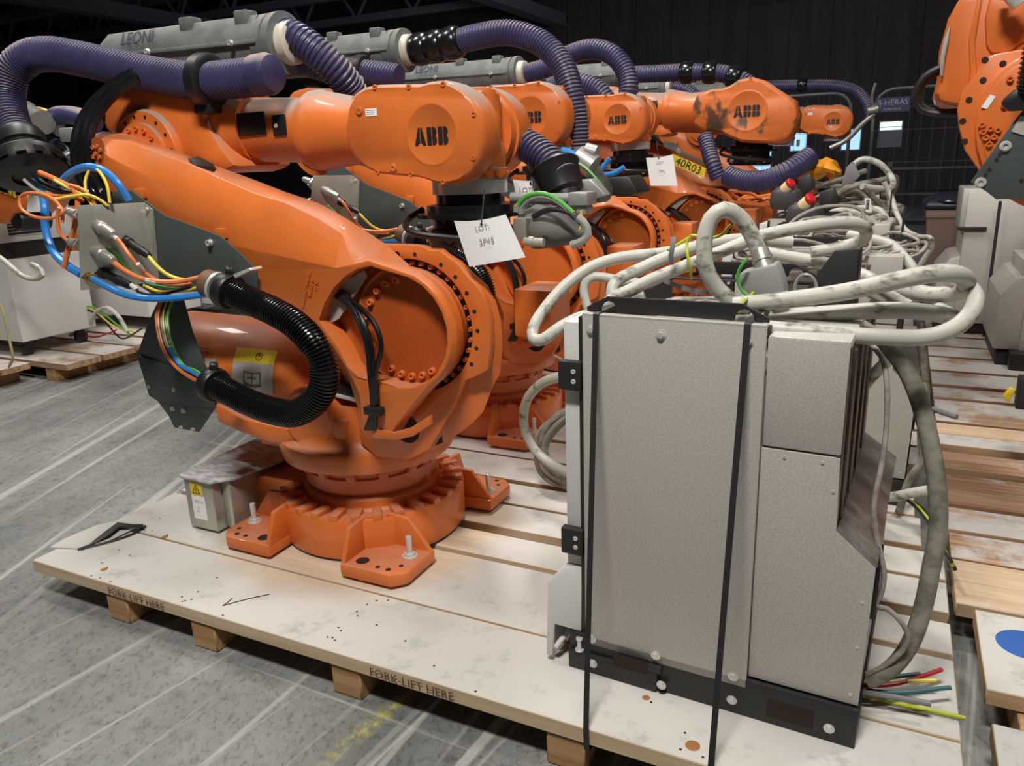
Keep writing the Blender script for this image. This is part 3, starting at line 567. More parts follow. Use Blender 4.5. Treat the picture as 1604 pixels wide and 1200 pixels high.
# gray side plate with steel connector panel (on the lower arm)
sp_ = YY([(176, 300), (205, 298), (222, 311), (258, 338), (282, 346), (322, 361), (346, 371), (375, 396), (402, 424), (403, 462), (378, 440), (330, 455), (240, 462), (205, 440), (180, 410)], 1.775)
spl = add('side_plate', prism(sp_, (0, .006, 0)), GRY, 'l', bev=.0015)
bolts('l', spl, [Y(330, 380, 1.773)], r=.009, h=.014, m=CHR)
c1, c2 = Y(225, 312, 1.775), Y(121, 331, 1.56)
pan = [V((c1.x, 1.775, Y(225, 317, 1.775).z)), Y(121, 322, 1.60), Y(126, 455, 1.60), V((c1.x + .01, 1.775, Y(228, 440, 1.775).z))]
pn = add('connector_panel', prism(pan, (.004, .002, 0)), STL, 'l', bev=.0008)
add('panel_flange', prism([pan[0], Y(241, 329, 1.772), Y(241, 440, 1.772), pan[3]], (0, -.003, 0)), STL, 'l', par=pn)
bolts('l', pn, [Y(231, 328, 1.768), Y(236, 438, 1.768)], r=.006, m=CHR)
def wire(pts, r, m, fr='l', nm='cable', tag='', step=.018):
    return add(nm, tube([Y(a, b, y_) for a, b, y_ in pts], r, step, 8), m, fr, tag=tag)
def conn(a, b, y0, y1, r0, m, m2=None):
    p, q_ = Y(*a, y0), Y(*b, y1); L_ = (q_ - p).length
    add('connector', lathe(p, q_ - p, [(0, r0 * 1.25), (L_ * .12, r0 * 1.25), (L_ * .13, r0), (L_ * .5, r0), (L_ * .52, r0 * 1.12), (L_ * .62, r0 * 1.12), (L_ * .64, r0 * .95), (L_ * .9, r0 * .9), (L_, r0 * .6)], 14), m, 'l')
    add('connector_base', lathe(p, q_ - p, [(-.012, r0 * 1.5), (-.004, r0 * 1.5)], 4), m, 'l')
conn((136, 343), (178, 368), 1.66, 1.62, .0185, STL); conn((136, 386), (178, 409), 1.65, 1.61, .0185, STL)
conn((200, 379), (234, 401), 1.70, 1.68, .0135, BLK); conn((160, 427), (206, 449), 1.65, 1.62, .0145, BLK)
conn((163, 382), (172, 390), 1.68, 1.66, .008, CHR); conn((139, 434), (150, 440), 1.62, 1.61, .014, mat('brass', (.45, .32, .12), .35, .9))
conn((121, 336), (105, 330), 1.61, 1.61, .013, STL); conn((121, 382), (107, 378), 1.61, 1.61, .013, STL)
wire([(173, 365, 1.63), (188, 379, 1.62), (205, 403, 1.62), (222, 423, 1.64), (240, 436, 1.66), (265, 445, 1.68), (300, 445, 1.70)], .0062, WOR)
wire([(173, 407, 1.62), (190, 420, 1.61), (215, 434, 1.62), (245, 441, 1.64), (280, 441, 1.67), (325, 432, 1.70)], .0078, WOR)
wire([(216, 413, 1.62), (224, 424, 1.64)], .0068, WWH, nm='heatshrink'); wire([(229, 439, 1.628), (246, 442, 1.641)], .0084, WWH, nm='heatshrink'); wire([(178, 411, 1.618), (188, 419, 1.612)], .0084, WWH, nm='heatshrink'); wire([(176, 368, 1.628), (184, 375, 1.62)], .0068, WWH, nm='heatshrink')
wire([(232, 401, 1.68), (248, 419, 1.67), (262, 430, 1.68), (285, 438, 1.70), (325, 436, 1.71)], .0058, WYE)
wire([(170, 389, 1.66), (185, 402, 1.66), (200, 420, 1.67), (225, 440, 1.68), (270, 452, 1.69), (325, 448, 1.70)], .005, WGR)
wire([(225, 447, 1.66), (250, 457, 1.67), (290, 455, 1.69), (325, 445, 1.70)], .005, WYE)
wire([(203, 448, 1.62), (222, 459, 1.63), (255, 461, 1.66), (290, 452, 1.69), (325, 450, 1.70)], .005, WBK)
wire([(146, 437, 1.61), (170, 450, 1.60), (205, 464, 1.61), (245, 468, 1.64), (290, 465, 1.67), (325, 460, 1.70)], .011, WBL, nm='air_hose')
wire([(205, 446, 1.62), (214, 454, 1.622)], .0075, WWH, nm='heatshrink')
# cables arriving from the left side of the panel
wire([(105, 330, 1.61), (85, 341, 1.60), (55, 340, 1.59), (32, 325, 1.59), (32, 308, 1.6), (52, 302, 1.61), (80, 310, 1.62), (98, 330, 1.62), (97, 350, 1.61)], .0055, WOR, tag='tail')
wire([(107, 378, 1.61), (94, 365, 1.6), (90, 340, 1.6), (93, 325, 1.6)], .0062, WOR, tag='tail')
wire([(100, 420, 1.62), (108, 385, 1.63), (118, 350, 1.64), (122, 320, 1.65), (118, 300, 1.66), (95, 285, 1.67), (62, 270, 1.67)], .0085, WOR, tag='tail')
wire([(128, 430, 1.63), (100, 412, 1.64), (80, 388, 1.65), (71, 355, 1.66), (70, 325, 1.67), (64, 300, 1.70), (50, 285, 1.72)], .0135, WBL, nm='air_hose', tag='tail')
wire([(92, 292, 1.70), (106, 275, 1.70), (125, 264, 1.70), (145, 262, 1.70), (165, 269, 1.71), (184, 287, 1.72), (202, 314, 1.74)], .0125, WBL, nm='air_hose', tag='tail')
wire([(134, 300, 1.66), (134, 280, 1.68), (144, 262, 1.70), (158, 272, 1.69), (168, 292, 1.68), (172, 318, 1.67)], .0048, WYE, tag='tail')
wire([(60, 305, 1.62), (80, 312, 1.63), (110, 308, 1.64), (140, 306, 1.65), (160, 315, 1.66), (168, 322, 1.67)], .0048, WYE, tag='tail')
wire([(85, 282, 1.66), (110, 296, 1.66), (135, 308, 1.66), (145, 322, 1.66)], .0048, WYE, tag='tail')
wire([(75, 306, 1.66), (105, 307, 1.66), (122, 305, 1.66), (130, 315, 1.66)], .0055, WOR, tag='tail')
wire([(110, 290, 1.66), (128, 296, 1.66), (142, 308, 1.66), (150, 322, 1.66)], .0055, WOR, tag='tail')
wire([(42, 278, 1.70), (60, 290, 1.69), (85, 300, 1.68), (110, 308, 1.68)], .0062, WBK, tag='tail'); wire([(38, 282, 1.70), (58, 298, 1.69), (82, 307, 1.68)], .0062, PLB, tag='tail')
wire([(50, 272, 1.70), (75, 290, 1.69), (105, 300, 1.68), (120, 304, 1.68)], .0062, WBK, tag='tail')
# black corrugated hose between two clamps
def clampring(a, y0, d, r, fr, nm='hose_clamp', tag='', wd=.04):
    c = a if isinstance(a, V) else Y(a[0], a[1], y0); d = V(d).normalized(); e = d.cross(V((0, 1, 0))).normalized()
    if e.z < 0: e = -e
    i = add(nm, lathe(c - d * wd / 2, d, [(0, r * .8), (0, r * 1.12), (.006, r * 1.22), (wd - .006, r * 1.22), (wd, r * 1.12), (wd, r * .8)], 28), BLK, fr, tag=tag)
    lug = lathe(c + e * r * 1.2, e, [(0, r * .42), (r * .35, r * .38), (r * .45, r * .2)], 4); add('clamp_lug', lug, BLK, fr, par=i, bev=.003, tag=tag); return i
bh = [(350, 452, 1.71), (372, 463, 1.705), (405, 477, 1.70), (433, 490, 1.69), (466, 511, 1.685), (492, 540, 1.68), (507, 575, 1.68), (507, 603, 1.68), (494, 627, 1.68), (462, 647, 1.685), (425, 643, 1.69), (385, 628, 1.70), (350, 610, 1.71), (325, 598, 1.72)]
add('corrugated_hose', corr([Y(*p) for p in bh], .043, .0098, .17, 22), BLG, 'l', tag='')
d1 = Y(405, 477, 1.70) - Y(350, 452, 1.71)
clampring((357, 455), 1.708, d1, .047, 'l'); clampring((334, 602), 1.716, Y(385, 628, 1.70) - Y(325, 598, 1.72), .047, 'l')
cj = Y(331, 445, 1.712); add('hose_end', lathe(cj, d1, [(-.022, .030), (-.02, .041), (0, .043), (.014, .041)], 24), mat('rusty_collar', (.16, .08, .04), .6), 'l')
add('hose_band', lathe(Y(339, 448, 1.711), d1, [(0, .046), (.012, .046)], 24), CHR, 'l')
add('clamp_latch', prism(YY([(365, 430), (390, 420), (392, 424), (368, 436)], 1.67), (0, .05, 0)), CHR, 'l', bev=.001)
for i, (m_, r_, dx) in enumerate([(WOR, .0075, 0), (WYE, .006, 8), (WGR, .005, 14), (WBK, .007, 4), (WOR, .0065, -3), (WBL, .009, 9), (WBK, .006, 11)]):
    pp = [(256 + dx, 470, 1.83), (249 + dx, 492, 1.81), (250 + dx, 515, 1.79), (258 + dx, 545, 1.77), (276 + dx * .8, 572, 1.75), (298 + dx * .5, 588 - dx * .6, 1.73), (318, 598 - dx * .7, 1.72)]
    if i == 5: pp = pp[3:]
    wire(pp, r_, m_)
# ---- upper arm: elbow, forearm tube, wrist
EZ = 1.565
elb = add('elbow_housing', lathe((-2.62, CY, EZ + .01), (1, 0, -.03), [(0, .09), (.03, .125), (.08, .135), (.42, .140), (.50, .135), (.505, .13), (.51, .13), (.515, .128), (.56, .122), (.62, .118)], 48), ORG, 'u')
eb = YY([(158, 205), (160, 160), (175, 130), (200, 124), (262, 128), (300, 145), (320, 190), (345, 232), (370, 262), (340, 272), (300, 262), (240, 238), (190, 215)], 1.98)
add('elbow_body', prism(eb, (0, .30, 0)), ORG, 'u', par=elb, bev=.03)
fe = lathe((-2.385, 1.985, 1.47), (0, -1, 0), [(0, .165), (.02, .165), (.03, .158), (.03, .12), (.045, .118), (.05, .08)], 40)
add('elbow_flange', fe, ORG, 'u', par=elb)
bolts('u', elb, [(-2.385 + .10 * cos(t), 1.94, 1.47 + .10 * sin(t)) for t in [R(a) for a in range(20, 170, 22)]], r=.008, h=.012)
add('flange_hole', merge(*[lathe((-2.385 + .14 * cos(t), 1.9545, 1.47 + .14 * sin(t)), (0, 1, 0), [(0, .007), (.001, .007)], 12) for t in [R(a) for a in range(10, 175, 22)]]), HOLE, 'u', par=elb)
fo = add('forearm', lathe((-2.09, CY, 1.555), (1, 0, -.055), [(0, .128), (.03, .114), (.05, .104), (.30, .104), (.325, .108), (.335, .125), (.36, .128), (.365, .125), (.40, .12), (.50, .105), (.60, .12)], 48), ORG, 'u')
def tubeplate(px0, px1, py0, py1, y_, m, nm, th=.006, par=fo):
    a, b = Y(px0, py0, y_), Y(px1, py1, y_); return add(nm, box(a.x, b.x, y_, y_ + th, b.z, a.z), m, 'u', par=par, bev=.005)
tubeplate(365, 417, 178, 211, 2.022, BLK, 'vent_cover'); cp = tubeplate(424, 449, 180, 212, 2.022, BLK, 'access_cap')
bolts('u', fo, [Y(432, 197, 2.021)], r=.006, h=.003, m=CHR)
cov = [(552, 146), (566, 136), (588, 132), (636, 131), (658, 131), (670, 127), (692, 125), (710, 130), (728, 141), (740, 154), (752, 173), (757, 196), (758, 222), (752, 250), (740, 272), (724, 285), (706, 290), (686, 289), (668, 283), (652, 278), (626, 276), (606, 274), (588, 272), (570, 264), (552, 247), (542, 228), (538, 200), (542, 170)]
YH = 1.95
def grow(loop, c, f): return [c + (p - c) * f for p in loop]
cl = YY(cov, YH); cc = sum(cl, V()) / len(cl)
inn = [cc + (p - cc) * .93 for p in cl]
wc = add('wrist_cover', weld(merge(([p for p in inn], [tuple(t) for t in tessellate_polygon([inn])]), loft([inn, [cc + (p - cc) * .975 + V((0, .007, 0)) for p in cl], [p + V((0, .022, 0)) for p in cl], [p + V((0, .075, 0)) for p in cl]], False, True))), ORG, 'u')
add('wrist_housing', prism([p + V((0, .075, 0)) for p in grow(cl, cc, .97)][:12] + [p + V((0, .075, 0)) for p in grow(cl, cc, .97)][12:], (0, .05, 0)), ORG, 'u', par=wc, bev=.01)
bx_ = YY([(545, 148), (680, 140), (700, 165), (700, 255), (640, 272), (560, 262)], 2.07)
add('wrist_body', prism(bx_, (0, .13, 0)), ORG, 'u', par=wc, bev=.02)
hd = V((-1.203, YH, 1.497))
add('logo_disc', lathe(hd, (0, -1, 0), [(0, .088), (.0015, .084), (.0018, .080), (.0005, .078)], 56), ORG, 'u', par=wc)
def logo():
    """three block letters, each cut by one upright and one level gap"""
    P = []
    def poly(l, dx): P.append(prism([V((x + dx, 0, z)) for x, z in l], (0, -.0015, 0)))
    g = .035
    A = [[(0, 0), (.27, 0), (.31, .14), (.47 - g, .14), (.47 - g, .46), (.155, .46)], [(.17, .53), (.47 - g, .53), (.47 - g, 1), (.33, 1)]]
    for l in A:
        poly(l, 0); poly([(.94 - x, z) for x, z in reversed(l)], 0)
    arc = lambda cx, cz, r, a0, a1: [(cx + r * cos(R(a0 + (a1 - a0) * i / 6)), cz + r * sin(R(a0 + (a1 - a0) * i / 6))) for i in range(7)]
    for dx in (1.05, 1.98):
        poly([(0, 0), (.36, 0), (.36, .46), (0, .46)], dx); poly([(0, .53), (.36, .53), (.36, 1), (0, 1)], dx)
        poly([(.43, 0)] + arc(.55, .25, .25, -90, 45) + [(.68, .46), (.43, .46)], dx)
        poly([(.43, .53), (.70, .53)] + arc(.55, .76, .24, -30, 90) + [(.43, 1)], dx)
    vs, fs = merge(*P); s = .0395; return [V(((v.x - 1.4) * s, v.y, (v.z - .5) * s * 1.18)) for v in vs], fs
lg = logo(); add('logo_lettering', ([v + hd + V((0, -.0016, -.003)) for v in lg[0]], lg[1]), INK, 'u', par=wc)
bolts('u', wc, [Y(a, b, YH + .003) for a, b in [(588, 137), (641, 136), (695, 132), (743, 179), (742, 247), (695, 285), (644, 273), (592, 270)]], r=.007, h=.006)
for a, b in ((563, 174), (616, 263)):
    add('drain_plug', lathe(Y(a, b, YH - .001), (0, -1, 0), [(0, .014), (.001, .014), (.0015, .011), (.004, .010), (.004, .004), (.0015, .003)], 24), ORG, 'u', par=wc)
add('maker_label', box(Y(572, 171, YH - .001).x, Y(590, 171, YH).x, YH - .0012, YH - .0002, Y(580, 182, YH).z, Y(580, 170, YH).z), PAP, 'u', par=wc)
add('label_print', merge(*[box(Y(574, 1, YH).x * 0 + Y(574, 175, YH).x, Y(586, 175, YH).x, YH - .0016, YH - .0011, Y(580, y_ + 1.2, YH).z, Y(580, y_, YH).z) for y_ in (172, 175, 178)]), GIN, 'u', par=wc)
# tilt housing with tool flange below, and the round far-side cover
HX = -1.182
th = add('tilt_housing', lathe((HX, CY - .01, 0), (0, 0, 1), [(1.372, .118), (1.398, .118), (1.402, .112), (1.46, .112), (1.48, .100), (1.60, .096), (1.622, .088), (1.628, .05)], 40), ORG, 'u')
tm = mesh('collar_tooth', box(.108, .122, -.007, .007, 1.378, 1.392), ORG, .001, org=(0, 0, 0)); SPEC_T = [(HX, CY - .01, 0)] * 20
addrep('collar_tooth', tm, 'u', th, SPEC_T, rots=[2 * pi * i / 20 for i in range(20)])
add('motor_box', box(HX - .02, HX + .088, CY - .075, CY + .05, 1.47, 1.615), ORG, 'u', par=th, bev=.012)
add('serial_label', box(HX + .03, HX + .048, CY - .0815, CY - .0805, 1.50, 1.545), PAP, 'u', par=th); add('serial_label', box(HX + .06, HX + .076, CY - .108, CY - .106, 1.415, 1.46), PAP, 'u', par=th)
add('far_cover', lathe((HX - .012, CY + .06, 1.505), (0, 1, 0), [(0, .125), (.03, .128), (.032, .136), (.10, .136), (.14, .128), (.19, .098), (.225, .05), (.23, .02)], 40), ORG, 'u', par=th)
add('flange_ring', lathe((HX, CY - .01, 0), (0, 0, 1), [(1.328, .115), (1.372, .115)], 40), mat('silver_flange', (.62, .62, .62), .3, .5), 'u', par=th)
# tool changer
tc_ = add('tool_changer', lathe((HX, CY - .01, 0), (0, 0, 1), [(1.17, .12), (1.175, .135), (1.225, .135), (1.23, .12), (1.255, .12), (1.26, .165), (1.272, .165), (1.275, .135), (1.295, .135), (1.30, .105), (1.328, .105)], 40), BLG, 'u', tag='tool')
for i in range(8):
    t = 2 * pi * i / 8; add('port', cyl((HX + .125 * cos(t), CY + .125 * sin(t), 1.20), (HX + .15 * cos(t), CY + .15 * sin(t), 1.20), .013, seg=10), STL if i % 2 else BLK, 'u', par=tc_, tag='tool')

add('hose', tube([V((HX - .17, CY - .02, 1.28)), V((HX - .18, CY - .1, 1.25)), V((HX - .10, CY - .19, 1.225)), V((HX + .05, CY - .20, 1.21)), V((HX + .18, CY - .14, 1.20))], .010, .02, 8), BLK, 'u', tag='tool')
add('wrist_hose', corr([Y(815, 222, 2.30), Y(838, 236, 2.28), Y(862, 256, 2.25), Y(885, 280, 2.22)], .050, .017, .15, 24), HOS, 'u', tag='whose')
cupd = V((.42, -.25, -.75))
add('hose_cup', lathe(Y(868, 262, 2.25), cupd, [(0, .052), (.0, .076), (.006, .080), (.012, .074), (.09, .062), (.10, .05), (.14, .045)], 28), BLK, 'u', tag='whose')
# dress-pack duct box
DX0, DX1, DY, DZ = -2.83, -1.99, 2.22, 1.83
def sect(x, wd, h, up):
    s_ = 1 if up else -1; return [V((x, DY - wd, DZ)), V((x, DY - wd * .92, DZ + s_ * h * .45)), V((x, DY - wd * .62, DZ + s_ * h)), V((x, DY + wd * .62, DZ + s_ * h)), V((x, DY + wd * .92, DZ + s_ * h * .45)), V((x, DY + wd, DZ))]
def tilt(s): M_ = MX.Translation((DX1, DY, DZ)) @ MX.Rotation(R(1.2), 4, 'Y') @ MX.Translation((-DX1, -DY, -DZ)); return xform(s, M_)
bx1 = add('duct_box', tilt(loft([sect(DX0 + .02, .07, .01, 1), sect(DX0 + .04, .085, .05, 1), sect(DX0 + .10, .092, .082, 1), sect(DX0 + .5, .094, .086, 1), sect(DX1, .094, .088, 1)])), BOX, 'u', bev=.004, tag='box')
add('duct_box_half', tilt(loft([sect(DX0 + .02, .07, .01, 0), sect(DX0 + .04, .085, .05, 0), sect(DX0 + .10, .092, .082, 0), sect(DX0 + .5, .094, .086, 0), sect(DX1, .094, .088, 0)])), BOX, 'u', par=bx1, bev=.004, tag='box')
add('seam_flange', tilt(box(DX0, DX1 + .02, DY - .105, DY + .105, DZ - .006, DZ + .006)), BOX, 'u', par=bx1, bev=.002, tag='box')
for x in (DX1 - .32, DX1 - .06):
    add('mounting_lug', tilt(box(x - .03, x + .03, DY - .09, DY - .04, DZ - .10, DZ - .06)), BOX, 'u', par=bx1, bev=.006, tag='box')
    add('mounting_lug', tilt(box(x - .03, x + .03, DY - .075, DY - .02, DZ + .06, DZ + .105)), BOX, 'u', par=bx1, bev=.006, tag='box')
add('end_collar', lathe((DX1 - .02, DY, DZ), (1, 0, 0), [(0, .09), (.01, .098), (.05, .098), (.052, .092), (.06, .092), (.062, .1), (.09, .1), (.092, .075)], 36), BOX, 'u', par=bx1, tag='box')
add('duct_lettering', tilt(merge(text('LEONI', .060, (DX0 + .28, DY - .0795, DZ + .054), (1, 0, 0), (0, .42, .9), .0015, .0012), text('LEONI', .060, (DX0 + .28, DY - .0795, DZ - .054), (-1, 0, 0), (0, .42, -.9), .0015, .0012))), mat('violet_print', (.05, .05, .085), .6), 'u', par=bx1, tag='box')
bolts('u', bx1, [tilt(([V((x, DY - .108, DZ))], []))[0][0] for x in (DX0 + .08, DX0 + .36, DX1 - .08)], r=.009, h=.012, m=CHR, name='screw', tag='box')
add('duct_bracket', merge(box(-2.5, -2.1, DY - .09, DY + .05, DZ - .13, DZ - .09), box(-2.42, -2.3, DY - .06, DY + .05, DZ - .2, DZ - .1)), BLM, 'u', bev=.006, tag='box')
wr = lambda p: add('hose_ferrule', lathe(p, (1, 0, -.02), [(0, .072), (.035, .070), (.04, .06)], 32), mat('ivory_ferrule', (.62, .57, .48), .4), 'u', tag='box')
wr(V((DX1 + .07, DY, DZ)))
def ry(a): return MX.Rotation(a, 4, 'Y')
def T(v): return MX.Translation(v)
def instance(label, off, head=None, low=0., up=0., skip=(), armdx=(0, 0), box_at=None):
    """one robot: an Empty at its foot with copies of every part (mesh data shared)"""
    root = thing('industrial_robot', label, 'robot', tuple(ROOT + off), 'orange robots standing in a row on pallets')
    bodies = []
    MB = {'b': MX.Identity(4), 'l': T(A2 - ROOT) @ ry(low)}
    if head is None: MB['u'] = MB['l'] @ T(A3 - A2) @ ry(up)
    else:
        hv = ry(up) @ (hd - A3); MB['u'] = T(V(head) - hv - (ROOT + off)) @ ry(up)
    for e in SPEC:
        if e['tag'] and e['tag'] in skip: bodies.append(None); continue
        if e['par'] is not None and bodies[e['par']] is None: bodies.append(None); continue
        o = bpy.data.objects.new(e['name'], e['me']); COL.objects.link(o); bodies.append(o)
        loc = MX.Identity(4)
        if e['loc'] is not None:
            loc = T(e['loc'])
            if e.get('rot') is not None: loc = T(e['loc']) @ MX.Rotation(e['rot'], 4, 'Z')
        if e['par'] is not None:
            o.parent = bodies[e['par']]; o.matrix_local = loc
        else:
            o.parent = root
            m_ = MB[e['fr']]
            if e['tag'] == 'box' and box_at is not None:
                base = MX.Translation(V(box_at) - V((DX1 + .1, DY, DZ)) - (ROOT + off) + A3)
                m_ = base
            o.matrix_local = m_ @ loc
        if e['label']: o['label'] = e['label']
    root['world_org'] = list(ROOT + off)
    return root
def rcorr(root, nm, pts, r, pitch=.014, m=HOS, seg=20, depth=.1):
    return part(nm, corr([Y(*p) for p in pts], r, pitch, depth, seg), m, root)
def balls(root, pts, r):
    for a, b in zip(pts[:-1], pts[1:]): pass
    for p, d in pts:
        c = Y(*p); part('hose_ball', lathe(c - V(d).normalized() * r * .75, d, [(r * .75 + r * 1.0 * sin(t) * .75, r * (.78 + .34 * cos(t))) for t in [R(a) for a in range(-90, 91, 20)]], 24), BLG, root)
def ring_clamp(root, p, d, r, wd=.045):
    c = Y(*p); d = V(d).normalized()
    i = part('hose_clamp', lathe(c - d * wd / 2, d, [(0, r * .9), (0, r * 1.15), (.006, r * 1.27), (wd - .006, r * 1.27), (wd, r * 1.15), (wd, r * .9)], 32), BLK, root)
    part('clamp_lug', box(c.x - .05, c.x + .02, c.y - .03, c.y + .03, c.z - r * 1.55, c.z - r * 1.1), BLK, i, .006)
r1 = instance('nearest orange robot, front of the row, its arm folded back over a steel connector panel', V((0, 0, 0)))
# first robot's own hoses
rcorr(r1, 'dress_hose', [(447, 53, 2.22), (468, 62, 2.22), (498, 84, 2.24), (528, 112, 2.28), (548, 138, 2.33), (565, 170, 2.38)], .055, .0155)
rcorr(r1, 'dress_hose', [(28, 212, 1.82), (17, 185, 1.84), (12, 150, 1.87), (20, 112, 1.90), (45, 90, 1.93), (80, 85, 1.95), (125, 92, 1.97), (187, 106, 1.98), (255, 120, 1.98), (312, 127, 1.98), (375, 123, 1.98), (420, 117, 1.98)], .060, .0135, seg=26)
part('hose_sleeve_end', lathe(Y(402, 119, 1.98), Y(440, 113, 1.98) - Y(402, 119, 1.98), [(0, .063), (.05, .063), (.07, .055), (.08, .03)], 28), HOS, r1)
ring_clamp(r1, (325, 126, 1.98), Y(345, 127, 1.98) - Y(300, 126, 1.98), .066, .05)
rcorr(r1, 'dress_hose', [(440, 105, 2.25), (480, 103, 2.3), (520, 115, 2.4), (560, 135, 2.5)], .04, .014)
for i, (dx, dy) in enumerate([(0, 0), (11, 6), (-10, 4), (4, -14)]):
    part('twisted_cable', tube([Y(a + dx, b + dy * .4, y_) for a, b, y_ in [(205, 118, 1.92), (178, 138, 1.90), (155, 160, 1.87), (136, 190, 1.83), (128, 220, 1.80), (128, 250, 1.79), (136, 275, 1.79), (150, 300, 1.80), (175, 320, 1.80)]], .0165, .02, 8), BLG, r1)
# bayonet clamp head at the end of the big hose
chd = Y(47, 268, 1.74); cd = (Y(28, 205, 1.78) - chd).normalized()
ch = part('clamp_head', lathe(chd + cd * .02, -cd, [(-.13, .070), (-.11, .080), (-.075, .080), (-.07, .070), (-.035, .078), (-.03, .108), (-.02, .118), (.015, .122), (.03, .116), (.04, .098), (.042, .06), (.03, .055)], 36), BLK, r1)
d_, u2, v2 = frame(-cd)
for k in range(14):
    t = 2 * pi * k / 14; e_ = u2 * cos(t) + v2 * sin(t); f_ = d_.cross(e_); c_ = chd + cd * .02 + e_ * .117
    part('grip_slot', prism([c_ + f_ * .015, c_ - f_ * .015, c_ - f_ * .017 - d_ * -.03 + e_ * .014, c_ + f_ * .017 - d_ * -.03 + e_ * .014], e_ * .004), BLG, ch)
part('bubbled_cover', lathe(Y(92, 262, 1.88), (.75, .3, -.5), [(0, .05), (.02, .085), (.05, .10), (.08, .085), (.10, .05)], 24), mat('silver_foil', (.16, .165, .18), .3, .4, var=.5, vs=40, bump=.9, bs=26), r1)
# the robots behind
def H(px, py, y): return Y(px, py, y)
r2 = instance('second orange robot, behind the nearest one', V((-.11, 1.22, 0)), H(830, 183, 3.17), low=R(3), up=R(-1.5), skip=('tail', 'whose'), box_at=Y(645, 78, 3.40))
rcorr(r2, 'dress_hose', [(650, 78, 3.40), (700, 70, 3.40), (750, 57, 3.40), (800, 52, 3.40), (848, 68, 3.40), (880, 102, 3.38), (895, 145, 3.36), (902, 190, 3.36), (904, 232, 3.36)], .056, .0155, seg=18)
balls(r2, [((660, 77, 3.4), (1, 0, .1)), ((683, 73, 3.4), (1, 0, .12)), ((708, 68, 3.4), (1, 0, .15))], .068)
rcorr(r2, 'dress_hose', [(436, 93, 3.25), (480, 98, 3.25), (520, 108, 3.25), (570, 113, 3.25), (625, 120, 3.25)], .058, .016, seg=18)
ring_clamp(r2, (568, 113, 3.25), (1, 0, -.03), .062)
r3 = instance('third orange robot, hung with a white tag under a scuffed wrist', V((-.13, 2.45, 0)), H(967, 187, 4.42), low=R(3), up=R(-1.5), skip=('tail', 'whose'), box_at=Y(822, 114, 4.62))
rcorr(r3, 'dress_hose', [(826, 115, 4.62), (860, 105, 4.62), (895, 85, 4.62), (930, 77, 4.62), (962, 88, 4.6), (981, 115, 4.58), (984, 145, 4.56), (975, 168, 4.56)], .058, .018, seg=16)
rcorr(r3, 'dress_hose', [(862, 138, 4.5), (885, 130, 4.5), (912, 131, 4.5), (940, 145, 4.5), (955, 165, 4.5)], .058, .018, seg=16)
part('blue_air_line', tube([Y(955, 248, 4.0), Y(945, 262, 4.0), Y(938, 272, 4.0), Y(960, 272, 4.0), Y(978, 262, 4.0)], .014, .03, 8), WBL, r3)
r4 = instance('fourth orange robot, black smears over its big wrist cover, arm reaching right', V((.05, 3.62, 0)), H(1168, 175, 5.25), low=R(8), up=R(1.5), skip=('tail', 'whose'), box_at=Y(985, 117, 5.75))
rcorr(r4, 'dress_hose', [(992, 117, 5.75), (1040, 115, 5.75), (1090, 113, 5.75), (1135, 116, 5.75), (1160, 125, 5.75), (1185, 140, 5.75)], .06, .02, seg=16)
balls(r4, [((1076, 114, 5.75), (1, 0, 0)), ((1112, 114, 5.75), (1, 0, 0)), ((1150, 121, 5.75), (1, 0, -.3))], .068)
rcorr(r4, 'dress_hose', [(1105, 215, 5.1), (1110, 235, 5.05), (1117, 258, 5.0), (1125, 280, 5.0)], .05, .02, seg=16)
rcorr(r4, 'dress_hose', [(1140, 275, 4.9), (1165, 283, 4.85), (1200, 282, 4.8), (1235, 268, 4.8), (1270, 245, 4.9)], .062, .02, seg=16)
wo = [(1083, 166), (1089, 150), (1109, 140), (1129, 138), (1141, 134), (1156, 124), (1176, 120), (1196, 125), (1212, 136), (1224, 144), (1243, 156), (1250, 178), (1247, 197), (1235, 217), (1220, 225), (1192, 225), (1160, 223), (1141, 215), (1125, 207), (1101, 205), (1085, 193)]
wl4 = YY(wo, 5.18); wc4 = sum(wl4, V()) / len(wl4); wi4 = [wc4 + (p - wc4) * .90 for p in wl4]
wcov = part('worn_wrist_cover', weld(merge((wi4, [tuple(t) for t in tessellate_polygon([wi4])]), loft([wi4, [wc4 + (p - wc4) * .97 + V((0, .012, 0)) for p in wl4], [p + V((0, .04, 0)) for p in wl4], [p + V((0, .22, 0)) for p in wl4]], False, True))), mat('smeared_orange', (.66, .165, .035), .45, vs=3.2, col2=(.10, .05, .03), dust=.5, stretch=(1.6, 1, 1), thr=(.44, .50)), r4, label='orange wrist cover smeared with black')
d4 = Y(1170, 174, 5.18); part('logo_disc', lathe(d4, (0, -1, 0), [(0, .125), (.002, .120), (.0024, .114), (.0006, .110)], 48), MT['smeared_orange'], wcov)
part('logo_lettering', ([d4 + V((v.x * 1.45, v.y - .002, v.z * 1.45)) for v in lg[0]], lg[1]), INK, wcov)
bm4 = mesh('bolt', bolt((0, 0, 0), (0, -1, 0), .010, .006), ORG)
for a_, b_ in [(1112, 147), (1176, 125), (1207, 142), (1238, 170), (1205, 190), (1230, 210)]: link('bolt', bm4, wcov, Y(a_, b_, 5.185) - V(r4.location))
sm = Y(1168, 175, 5.175)
rs = random.Random(5)
